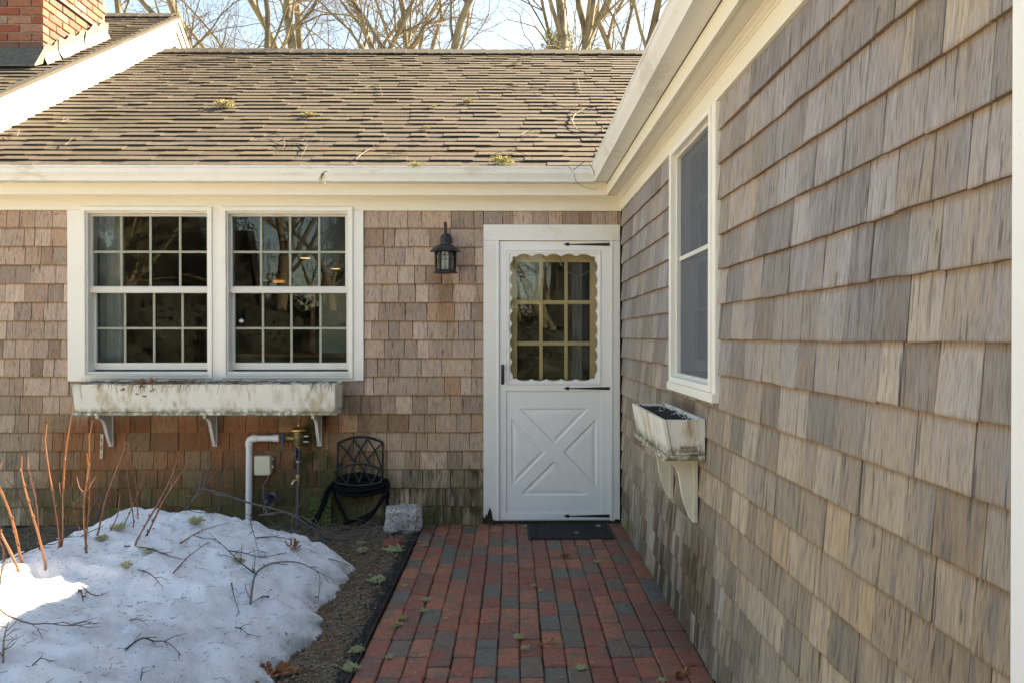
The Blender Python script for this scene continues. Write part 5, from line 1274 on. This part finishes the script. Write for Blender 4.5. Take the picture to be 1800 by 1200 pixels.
# lichen tufts, three shared shapes
def tuft(seed, m, n=130, R_=.03):
    r = random.Random(seed); mb = MB()
    for i in range(n):
        p = Vector((r.gauss(0,R_*.42), r.gauss(0,R_*.34), abs(r.gauss(0,R_*.22)))); a = r.uniform(0,6.28); pts = [p]
        for k in range(4):
            a += r.uniform(-1.1,1.1); pts.append(pts[-1]+Vector((math.cos(a), math.sin(a), r.uniform(-.5,.9)))*R_*.15)
            pts[-1].z = max(pts[-1].z, .001)
        mb.tube(pts, [.0022,.002,.0017,.0013,.0008], 3, False)
    return mb.mesh('lichen', m)
TU = [tuft(i, M['lichen']) for i in range(3)]; TG = [tuft(i+5, M['lichengold'], 150, .045) for i in range(3)]
def put_tuft(p, lab, grp, s_=1, gold=False, nrm=None, i=0):
    o = bpy.data.objects.new('lichen_tuft', (TG if gold else TU)[i%3]); COL.objects.link(o); o.location = p; o.scale = (s_,s_,s_)
    if nrm: o.rotation_euler = Vector(nrm).to_track_quat('Z','Y').to_euler()
    else: o.rotation_euler = (0,0,i*1.7)
    tag(o, lab, 'lichen', grp)
z6 = lambda x, y: (540+x/2.432, 860+y/2.432)
bl = [((500,238),1.1,'pale green lichen tuft on the upper left bricks of the path'),((418,412),1.0,'lichen tuft on the left edge bricks halfway down the path'),
      ((508,472),1.2,'lichen tuft on a grey brick left of the path middle'),((498,516),1.0,'lichen tuft just below the one on the grey brick'),((383,580),.9,'yellow lichen tuft near the left path edge'),
      ((408,548),.8,'small lichen tuft beside the yellow one on the left path edge'),((352,715),.9,'lichen tuft on the lower left dark bricks'),((903,630),1.2,'bright lichen tuft on the middle bricks beside an oak leaf'),
      ((928,677),1.0,'dull lichen tuft below the bright one in the path middle'),((1172,760),1.2,'lichen tuft on a grey brick low right of the path middle'),((1242,300),1.1,'lichen tuft on the bricks right below the doormat'),
      ((1150,185),.8,'lichen bit lying on the middle of the doormat'),((968,408),.8,'small lichen tuft on a grey brick under the mat left corner'),((1000,430),.7,'tiny lichen bit beside a grey brick below the mat'),
      ((1518,815),1.0,'lichen tuft at the bottom right of the path'),((930,155),.8,'lichen tuft at the left top corner of the doormat'),((1245,155),.9,'lichen tuft at the right top edge of the doormat'),((595,548),.6,'tiny lichen bit on a red brick left of the middle')]
for i, ((x, y), s_, lab) in enumerate(bl):
    p = onZ(*z6(x, y), .006 if 'doormat' not in lab else .014); p.z = .004 if 'doormat' not in lab or 'below' in lab else .013
    put_tuft(p, lab, 'lichen tufts on the brick path', s_*.62, 'yellow' in lab, None, i)
sl_ = [((370,262),1.9,'large green lichen mound on the soil beside the path edge'),((235,262),1.3,'lichen tuft on the soil near the snow tip'),((300,392),1.5,'lichen mound on the soil strip halfway down'),((185,765),1.2,'lichen tuft low on the soil strip'),((215,690),1.1,'lichen tuft on the soil left of the edging'),((225,232),1.0,'lichen tuft on soil below the red lump')]
for i, ((x, y), s_, lab) in enumerate(sl_): put_tuft(onZ(*z6(x, y), .005), lab, 'lichen tufts on the soil strip', s_*.95, False, None, i)
snl = [(Zt([(740,315)])[0],'lichen tuft on the dark twig on the snow',1.0),(Zt([(970,165)])[0],'dark lichen clump near the crest of the snow',1.5),(Zt([(505,255)])[0],'lichen tuft on the left crest of the snow',1.0),(Zt([(1180,360)])[0],'lichen tuft on the arching fork on the snow',1.0),(Zt([(625,385)])[0],'lichen tuft left of the snow middle',.9),(Zt([(1320,128)])[0],'lichen tuft behind the top right of the snow',.9),(Zt([(590,205)])[0],'lichen tuft behind the snow beside the canes',1.3)]
for i, ((x, y), lab, s_) in enumerate(snl): put_tuft(onSnow(x, y, .004), lab, 'lichen tufts on the snow', s_, False, None, i)
rn = (0, -math.sin(ang), math.cos(ang))
rl = [((395,186),1.7,'big golden lichen clump on the left part of the roof'),((545,203),1.0,'golden lichen clump right of the big one on the roof'),((822,179),.9,'small golden lichen ball on the middle of the roof'),((882,286),1.6,'wide golden lichen heap at the roof edge above the gutter'),((733,292),.9,'lichen tuft on the gutter edge below the roof middle'),((905,113),.7,'lichen bit high on the roof'),((762,188),.6,'tiny lichen curl left of the golden ball on the roof'),((750,226),.6,'tiny lichen curl low on the roof middle'),((1050,88),.9,'lichen tuft on the ridge near the white gutter')]
for i, ((x, y), s_, lab) in enumerate(rl): put_tuft(onRoof(x, y, .02), lab, 'lichen fallen on the roof', s_, True, rn, i)
# twigs on the roof
r = random.Random(44)
rt = [([(1005,215),(1012,200),(1035,190),(1065,188),(1072,195)],.006,5,'dark curled twig on the right of the roof beside the gutter'),([(1003,207),(1015,228),(1045,233),(1062,230)],.005,4,'lower loop of fallen vine on the roof beside the gutter'),
      ([(465,240),(485,236),(500,248),(498,262)],.004,4,'thin forked twig on the lower left of the roof'),([(510,245),(535,245),(540,255),(530,275)],.004,4,'curved twig right of the forked twig on the roof'),
      ([(15,235),(30,240),(33,225)],.004,2,'curled pale twig at the far left of the roof'),([(108,215),(125,208)],.004,2,'small stick under the rake on the roof left'),([(115,255),(128,243)],.004,1,'small pale stick at lower left of the roof'),
      ([(640,155),(665,150),(673,172)],.004,1,'hooked twig on the upper middle of the roof'),([(625,280),(645,265),(660,258)],.004,2,'thin twig low on the roof left of the middle'),([(680,270),(700,270)],.004,4,'dark twig scrap low on the roof middle'),
      ([(890,150),(930,155),(965,158)],.005,5,'straight twig lying level on the right half of the roof'),([(965,180),(995,190),(1020,188)],.004,3,'twig above the vine loop on the roof'),([(915,238),(930,230),(940,232)],.004,3,'small twig on the lower right of the roof'),
      ([(870,270),(900,265),(930,275)],.004,4,'fine twigs over the lichen heap at the roof edge'),([(1015,140),(1022,165)],.004,2,'short upright twig on the right of the roof'),([(900,113),(918,108)],.005,1,'dark stick high on the roof right of the middle')]
for pts, rr_, sn_, lab in rt:
    P = [onRoof(x, y, .03) for x, y in pts]; mb = MB(); twigmesh(mb, P, rr_, r, sn_, .10, .6); tag(mb.build('roof_twig', M['twig' if 'dark' not in lab else 'twigdark'], smooth=True), lab, 'twig', 'twigs lying on the roof')
# vine hanging from the gutter corner, needles on the gutter
P = [onY(x, y, y_) for x, y, y_ in ((1000,292,5.50),(1008,303,5.43),(1012,318,5.42),(1025,328,5.42),(1040,333,5.44),(1050,333,5.46))]
mb = MB(); twigmesh(mb, P, .0032, r, 2, .03); P2 = [onY(x, y, 5.45) for x, y in ((1008,300),(1022,288),(1033,285),(1042,298),(1045,310))]; mb.tube(smoothpath(P2), .0022, 4)
tag(mb.build('vine_tendril', M['twigdark'], smooth=True), 'thin dark vine curling down from the gutter corner', 'vine')
mb = MB(); c = onY(569,303,5.41)
for i in range(26): a = r.uniform(-.5,.35); L = r.uniform(.05,.095); mb.tube([c, c+Vector((math.sin(a)*L*.5,-.01,-math.cos(a)*L*.5+.01)), c+Vector((math.sin(a)*L,-.012+r.uniform(-.01,.01),-math.cos(a)*L))], [.0014,.0012,.0007], 3)
mb.tube([c, onY(574,301,5.42), onY(578,302,5.44)], .003, 5)
tag(mb.build('pine_sprig', M['needle']), 'green pine needle sprig hanging over the gutter', 'pine sprig')

# oak leaves and scattered debris
r = random.Random(51)
for (x, y), lab in (((1022,658),'brown oak leaf on the bricks right of the bright lichen'),((1100,288),'brown dead leaf on the bricks below the doormat'),((1600,790),'dead brown leaf at the lower right of the path')):
    mb = MB(); p = onZ(*z6(x,y), .008)
    for k in range(3): leaf(mb, p+Vector((r.uniform(-.015,.015), r.uniform(-.01,.01), 0)), .042, r)
    for i, q in enumerate(mb.v): mb.v[i] = (q[0], q[1], max(q[2], .003))
    tag(mb.build('dead_leaf', M['leaf']), lab, 'leaf')
mb = MB(); p = onSnow(*Zt([(1440,290)])[0]); 
for k in range(6): leaf(mb, p+Vector((r.uniform(-.02,.02),r.uniform(-.02,.02),.01)), .045, r)
tag(mb.build('dead_leaf', M['leaf']), 'curled brown leaf on the right of the snow', 'leaf')
mb = MB(); p = onZ(*z6(75*1+60,0)) if False else onZ(465,1190,.0)
for k in range(26): leaf(mb, p+Vector((r.gauss(0,.05),r.gauss(0,.03),.02)), .05, r)
tag(mb.build('leaf_pile', M['leaf']), 'reddish heap of dead leaves at the lower edge of the snow', 'leaves', kind='stuff')
r = random.Random(88); mb = MB()
for i in range(170):
    if r.random() < .55: p = Vector((r.uniform(-1.75,-.75), r.uniform(5.15,5.72), .02))
    else: p = Vector((r.uniform(-4.0,-2.2), r.uniform(5.0,5.7), .02))
    a = r.uniform(-1,1)+(math.pi if r.random() < .5 else 0); L = r.uniform(.08,.3); P = [p]; el = r.uniform(-.05,.5)
    for k in range(4): a += r.uniform(-.35,.35); P.append(P[-1]+Vector((math.cos(a), math.sin(a)*.5, el*r.uniform(.3,1)))*L/4); P[-1].y = min(P[-1].y, 5.77)
    mb.tube(P, [.0032,.0028,.0022,.0016,.001], 3, False)
    for k in (1,2,3):
        if r.random() < .6: b2 = a+r.choice((-1,1))*r.uniform(.5,1.1); mb.tube([P[k], P[k]+Vector((math.cos(b2),math.sin(b2)*.5,r.uniform(0,.8)))*L*.3], [.0018,.0008], 3, False)
tag(mb.build('brushwood', M['twig']), 'tangle of fine dead twigs along the foot of the rear wall', 'brushwood', kind='stuff')
# litter on soil: pebbles, chips, twigs, leaf scraps as one mass per material
def scatter(n, fx, m, name, label, mk, seed):
    r = random.Random(seed); mb = MB()
    for i in range(n): mk(mb, fx(r), r)
    tag(mb.build(name, m), label, 'litter', kind='stuff')
def soilpt(r):
    x = r.uniform(-1.35,-.66) if r.random() < .75 else r.uniform(-4,-1.0); y = r.uniform(2.7, 5.75) if x > -1.35 else r.uniform(4.9,5.75); return Vector((x, y, soilz(x,y)))
def chip(mb, p, r):
    s_ = r.uniform(.003,.012); a = r.uniform(0,3.14)
    pts = [p+Vector((math.cos(a+k*1.57)*s_*(1 if k%2 else .6), math.sin(a+k*1.57)*s_*(1 if k%2 else .6), r.uniform(.001,s_*.7))) for k in range(4)]+[p+Vector((0,0,s_*.9))]
    mb.add(pts, [(0,1,4),(1,2,4),(2,3,4),(3,0,4)])
def stick(mb, p, r):
    a = r.uniform(0,3.14); L = r.uniform(.02,.08); d = Vector((math.cos(a),math.sin(a),r.uniform(-.08,.15))); mb.tube([p+Vector((0,0,.004)), p+d*L*.5+Vector((0,0,.006)), p+d*L+Vector((r.uniform(-.01,.01),0,.003))], [.0018,.0015,.0009], 3, False)
def scrap(mb, p, r): leaf(mb, p+Vector((0,0,.004)), r.uniform(.012,.03), r)
scatter(5200, soilpt, plain('soil_chips', (.29,.205,.12), .9, 0, 0, 40, .5), 'gravel', 'dark gritty gravel over the soil strip', chip, 61)
scatter(1200, soilpt, plain('dark_chips', (.035,.03,.027), .9, 0, 0, 40, .5), 'bark_chips', 'dark bark chips over the soil strip', chip, 62)
scatter(2300, soilpt, M['straw'], 'twig_litter', 'fine twig litter on the soil by the wall', stick, 63)
scatter(600, soilpt, M['leaf'], 'leaf_litter', 'brown leaf scraps on the soil by the wall', scrap, 64)
def snowpt(r):
    while True:
        x = r.uniform(-3.4,-.92); y = r.uniform(2.2,5.35); h = snowh(x,y)
        if h > .0: return Vector((x,y,h))
def speck(mb, p, r):
    s_ = r.uniform(.0015,.0048); a = r.uniform(0,3.14); d = Vector((math.cos(a),math.sin(a),0))*s_*r.uniform(1,1.9); e = Vector((-d.y,d.x,0))*.4
    mb.add([p-d+Vector((0,0,.001)), p+e+Vector((0,0,.003)), p+d+Vector((0,0,.001)), p-e+Vector((0,0,.002))], [(0,1,2,3)])
def needle(mb, p, r):
    a = r.uniform(0,3.14); L = r.uniform(.008,.04); d = Vector((math.cos(a),math.sin(a),r.uniform(-.1,.1))); mb.tube([p+Vector((0,0,.003)), p+d*L+Vector((0,0,.004))], [.0011,.0007], 3, False)
scatter(3600, snowpt, M['twigdark'], 'snow_specks', 'dark specks and bud scales over the snow', speck, 65)
scatter(1100, snowpt, M['twigdark'], 'snow_needles', 'fine needles and twiglets over the snow', needle, 66)
scatter(70, snowpt, M['leaf'], 'snow_leaf_scraps', 'brown leaf scraps over the snow', lambda mb,p,r: leaf(mb,p,r.uniform(.008,.016),r), 67)
def pathpt(r):
    x = r.uniform(PL+.02, PR-.02); y = r.uniform(3.0,5.78)
    if r.random() < .35: y = 5.80-abs(r.gauss(0,.06))
    if r.random() < .2: x = PR-.01-abs(r.gauss(0,.05))
    return Vector((max(x,PL+.01),y,.002))
scatter(900, pathpt, M['straw'], 'needle_litter', 'pine needles and fine straw on the brick path', lambda mb,p,r: needle(mb,p,r), 68)
scatter(600, pathpt, M['lichen'], 'lichen_crumbs', 'pale crumbs of lichen on the brick path', lambda mb,p,r: speck(mb,p,r), 69)
scatter(1500, lambda r: Vector((PL-.02-abs(r.gauss(0,.03)), r.uniform(2.8,5.6), .0)), plain('black_mulch', (.02,.018,.017), .9), 'edge_mulch', 'black crumbs of mulch along the path edging', chip, 70)
def roofpt(r):
    x = r.uniform(-3.9,1.3); s_ = r.uniform(.05,3.9) ; return Vector((x, EY+s_*ca, EZ+s_*sa+.022))
scatter(260, roofpt, M['straw'], 'roof_needles', 'pine needles and fine straw over the roof', lambda mb,p,r: needle(mb,p,r), 71)

# ------------------------------------------------------------ trees
def tree(name, x, y, h, r0, seed, m, label, lean=(0,0), levels=5, forkz=.45, spread=.55, twigs_=1.0, group='bare trees behind the ridge', spp=3, zvis=0, maxseg=9000):
    r = random.Random(seed); trunk = MB(); crown = MB(); cnt = [0]
    from collections import deque
    Qd = deque([(Vector((x,y,0)), Vector((lean[0],lean[1],1)).normalized(), h*forkz, r0, 0)])
    while Qd and cnt[0] < maxseg:
        p, d, L, rad, lev = Qd.popleft()
        n = 6 if lev < 2 else 4 if lev < 5 else 3; pts = [p]; rs = [rad]; k = d.copy()
        for i in range(n):
            k = (k + Vector((r.gauss(0,1), r.gauss(0,1), r.gauss(0,.8)))*(.07+.05*lev) + Vector((0,0,.05 if lev < 3 else .02))).normalized()
            pts.append(pts[-1]+k*L/n); rs.append(rad*(1-(.35 if lev < 4 else .6)*(i+1)/n))
        if not (lev > 1 and pts[-1].z < zvis-1.5 and zvis > 0):
            (trunk if lev == 0 else crown).tube(pts, rs, 8 if lev == 0 else 6 if lev == 1 else 4 if lev < 4 else 3, False); cnt[0] += n
        if lev >= levels: continue
        nb = 4 if lev == 0 else 4 + (lev > 2)
        for b_ in range(nb):
            i = n if b_ == 0 else r.randrange(max(1, n//3), n+1)
            if lev == 0 and b_ > 0: i = r.randrange(n-2, n+1)
            q = pts[i]; dd = (pts[i]-pts[i-1]).normalized(); ax = dd.orthogonal().normalized(); ax = Matrix.Rotation(r.uniform(0,6.28), 3, dd) @ ax
            an = r.uniform(.1,.35) if b_ == 0 else r.uniform(spread*.7, spread*1.6)
            nd = Matrix.Rotation(an, 3, ax) @ dd
            if nd.z < -.25: nd.z *= .3; nd.normalize()
            Qd.append((q, nd, L*r.uniform(.5,.78)*(.75 if lev == 0 else 1), rs[i]*(r.uniform(.72,.9) if b_ == 0 else r.uniform(.35,.6)), lev+1))
    t_ = thing(name, label, 'tree', (x,y,0), group)
    trunk.build('trunk', m, t_, smooth=True)
    me = crown.mesh('crown', m, True, (x,y,0), fix=False); o = bpy.data.objects.new('crown', me); COL.objects.link(o); o.parent = t_
    return t_
def TX(px, Y): return onY(px, 592, Y).x
TREES = [(232,21,14.5,.20,1,(.0,0),.52,'bark','bare tree with slender twin stems right of the chimney'),
 (288,19,14,.22,2,(.03,0),.58,'bark2','bare forked tree just above the upper roof peak'),
 (432,18,13.5,.27,3,(-.02,0),.50,'bark2','stout bare tree forking low behind the left end of the ridge'),
 (520,23,15,.22,14,(0,0),.5,'bark','bare tree between the stout forked one and the lichen covered thicket'),
 (592,16,11,.15,5,(0,0),.5,'bark','lichen covered bushy tree left of the ridge middle'),
 (690,24,15,.20,6,(.02,0),.55,'bark','slim bare tree over the ridge middle'),
 (790,21,14,.2,17,(.05,0),.45,'bark2','low branching bare tree right of the ridge middle'),
 (925,17,14,.24,8,(.01,0),.6,'bark2','tall pale trunked tree with a straight stem behind the ridge'),
 (1025,20,15,.17,9,(0,0),.62,'bark','thin straight stemmed tree right of the pale trunk'),
 (1060,17,12.5,.17,20,(.05,0),.5,'bark','rightmost bare tree close beside the white gutter'),
 (640,27,17,.2,51,(.02,0),.5,'bark','distant bare tree between the lichen covered tree and the slim one'),
 (735,26,16.5,.2,52,(.0,0),.48,'bark','distant bare tree right of the slim tree over the ridge'),
 (860,18,12.5,.2,53,(-.06,0),.5,'bark2','wide branching tree reaching left from the tall pale trunk'),
 (985,28,17,.2,54,(0,0),.5,'bark','distant bare tree behind the olive pines'),
 (360,27,17,.2,55,(0,0),.5,'bark','distant bare tree between the roof peak and the stout forked tree'),
 (1105,22,14,.2,21,(-.04,0),.5,'bark2','bare tree partly hidden by the side gutter')]
for px, Y, h, r0, sd_, lean, fk, m, lab in TREES:
    tree('bare_tree', TX(px, Y), Y, h, r0, sd_, M[m], lab, lean, 7, fk, .6, 1, maxseg=15000, zvis=5.0)
def puffs(mb, r, cen, R_, n, s_):
    for i in range(n):
        v = Vector((r.gauss(0,1), r.gauss(0,1), r.gauss(0,.8))); v = v.normalized()*R_*r.random()**.4; p = cen+v
        for k in range(3):
            a = Vector((r.gauss(0,1),r.gauss(0,1),r.gauss(0,1)+.5)).normalized()*s_*r.uniform(.6,1.3); b_ = a.orthogonal().normalized()*s_*.10
            mb.add([p-b_, p+b_, p+a], [(0,1,2)])
def pine(x, y, h, label, seed, n=16, m='needle', group=None, R_=.55):
    r = random.Random(seed); t_ = thing('pine_tree', label, 'tree', (x,y,0), group); tr_ = MB(); fo = MB()
    tr_.tube([(x,y,0),(x+.1,y,h*.5),(x,y,h*.96)], [.15,.10,.03], 7, False)
    for i in range(n):
        z = h*(.45+.55*i/n); w = r.uniform(0,6.28); L = (h-z)*.35+.4; e_ = Vector((x+math.cos(w)*L, y+math.sin(w)*L, z+.35)); tr_.tube([(x,y,z),tuple(e_)], [.03,.01], 4, False)
        for k in range(4): puffs(fo, r, Vector((x,y,z)).lerp(e_, .45+.18*k)+Vector((0,0,.05)), R_*.5, 70, .10)
    puffs(fo, r, Vector((x,y,h)), R_*.5, 120, .12)
    tr_.build('trunk', M['bark'], t_); me = fo.mesh('crown', M[m], False, (x,y,0), fix=False); o = bpy.data.objects.new('crown', me); COL.objects.link(o); o.parent = t_
pine(TX(975,19), 19, 8.5, 'small olive green pine between the pale trunk and the thin straight tree', 3)
pine(TX(1010,20), 20, 8.25, 'low pine top right of the small olive pine', 4)
# thicket of fine sunlit twigs close behind the ridge
# trees and evergreen behind the camera: they stand in the yard and show in the window glass
tree('bare_tree', 9.2, 12.6, 13, .2, 77, M['bark'], 'bare tree beyond the side wing added unseen to dapple the snow with shade', (0,0), 6, .5, .6, 1, maxseg=5000)  # unseen tree, added in the sun's path to break up the sun patch
for i, (x, y, h, r0, sd_, lab) in enumerate(((-10.5,-9,11,.22,31,'bare yard tree mirrored in the left window'),(-6.6,-10,12,.22,32,'bare yard tree mirrored between the two windows'),(-4.9,-11,11,.16,33,'bare yard tree mirrored in the right window'),(1.5,-16,13,.2,35,'bare yard tree mirrored in the door glass'))):
    tree('yard_tree', x, y, h, r0, sd_, M['bark'], lab, (0,0), 5, .3, .6, 1, 'bare trees in the front yard', maxseg=4000)
for i, (x, y, h, sd_, lab) in enumerate(((-8.5,-11,6.5,41,'evergreen tree mirrored in the left window'),(-5.2,-16,6,42,'evergreen tree mirrored in the middle of the window glass'),(-12,-14,8,43,'large evergreen at the far left of the front yard'))):
    pine(x, y, h, lab, sd_, 22, 'needleg', 'evergreens in the front yard', 1.3)
for i, (x, y, w_, hh_, lab) in enumerate(((-10.6,-6.4,1.5,2.4,'tall evergreen shrub at the far left of the yard row'),(-8.2,-6.0,1.5,2.3,'round evergreen shrub mirrored low in the left window'),(-5.9,-6.3,1.4,2.0,'round evergreen shrub mirrored at the foot of both windows'),(-3.6,-6.0,1.4,1.8,'evergreen shrub mirrored low in the right window'),(-1.4,-6.4,1.3,1.9,'evergreen shrub in the yard opposite the lantern'),(.7,-6.1,1.3,1.5,'small evergreen shrub mirrored low in the door glass'))):
    rr_ = random.Random(i+200); fo = MB(); t_ = thing('yard_shrub', lab, 'shrub', (x,y,0), 'evergreen shrubs in the front yard')
    bm = bmesh.new(); bmesh.ops.create_icosphere(bm, subdivisions=4, radius=1)
    vv = []
    for v in bm.verts:
        n_ = 1+.22*noise.noise(v.co*2.1+Vector((i*3,0,0)))+.10*noise.noise(v.co*6); vv.append((x+v.co.x*w_*n_, y+v.co.y*1.0*n_, hh_*.5+v.co.z*hh_*.52*n_))
    fo.add(vv, [tuple(v.index for v in f.verts) for f in bm.faces]); bm.free()
    for k in range(1500):
        p = Vector(rr_.choice(vv)); a_ = Vector((rr_.gauss(0,1),rr_.gauss(0,1),rr_.gauss(0,1)+.6)).normalized()*.13; b2 = a_.orthogonal().normalized()*.025; fo.add([p-b2,p+b2,p+a_],[(0,1,2)])
    fo.build('foliage', M['needleg'], t_); MB().tube([(x,y,-.05),(x,y,hh_*.3)], [.06,.03], 6).build('stem', M['bark'], t_)
r = random.Random(90); wd = MB()
def wtop(x):
    t_ = 8.2+1.4*math.sin(x*1.1)+.8*math.sin(x*2.9)
    if -11.3 < x < -6.2: t_ = 3.6+.6*math.sin(x*2.3)
    if -.8 < x < 1.4: t_ = 3.0
    return t_
wv, wf = grid(lambda x, z: 0, -45, 45, -.5, 10, .5); NX = 180
wv2 = [(x+.2*noise.noise(Vector((x,z,1))), -24+1.2*noise.noise(Vector((x*.5,z*.5,3)))+.5*noise.noise(Vector((x*2,z*2,3))), min(z, wtop(x)*.8+.4*noise.noise(Vector((x*2.1,0,0))))) for x, z, _ in wv]
wd.add(wv2, wf)
for i in range(26000):
    x = r.uniform(-42,42); y = -22.5-r.uniform(0,2); z = wtop(x)*(1-.7*r.random()**1.6); p = Vector((x,y,z)); s_ = r.uniform(.08,.25)
    q = Vector((r.gauss(0,1),r.gauss(0,.4),r.gauss(0,1)+.6)).normalized()*s_; b_ = q.orthogonal().normalized()*s_*.3; wd.add([p-b_,p+b_,p+q],[(0,1,2)])
tag(wd.build('far_woods', plain('far_brush', (.028,.027,.02), .9, 0, 0, 1, .5)), 'low far woods across the yard seen only mirrored in the glass', 'woods', kind='stuff')
print('tris', sum(sum(len(p.vertices)-2 for p in o.data.polygons) for o in bpy.data.objects if o.type == 'MESH' and o.data.users == 1))
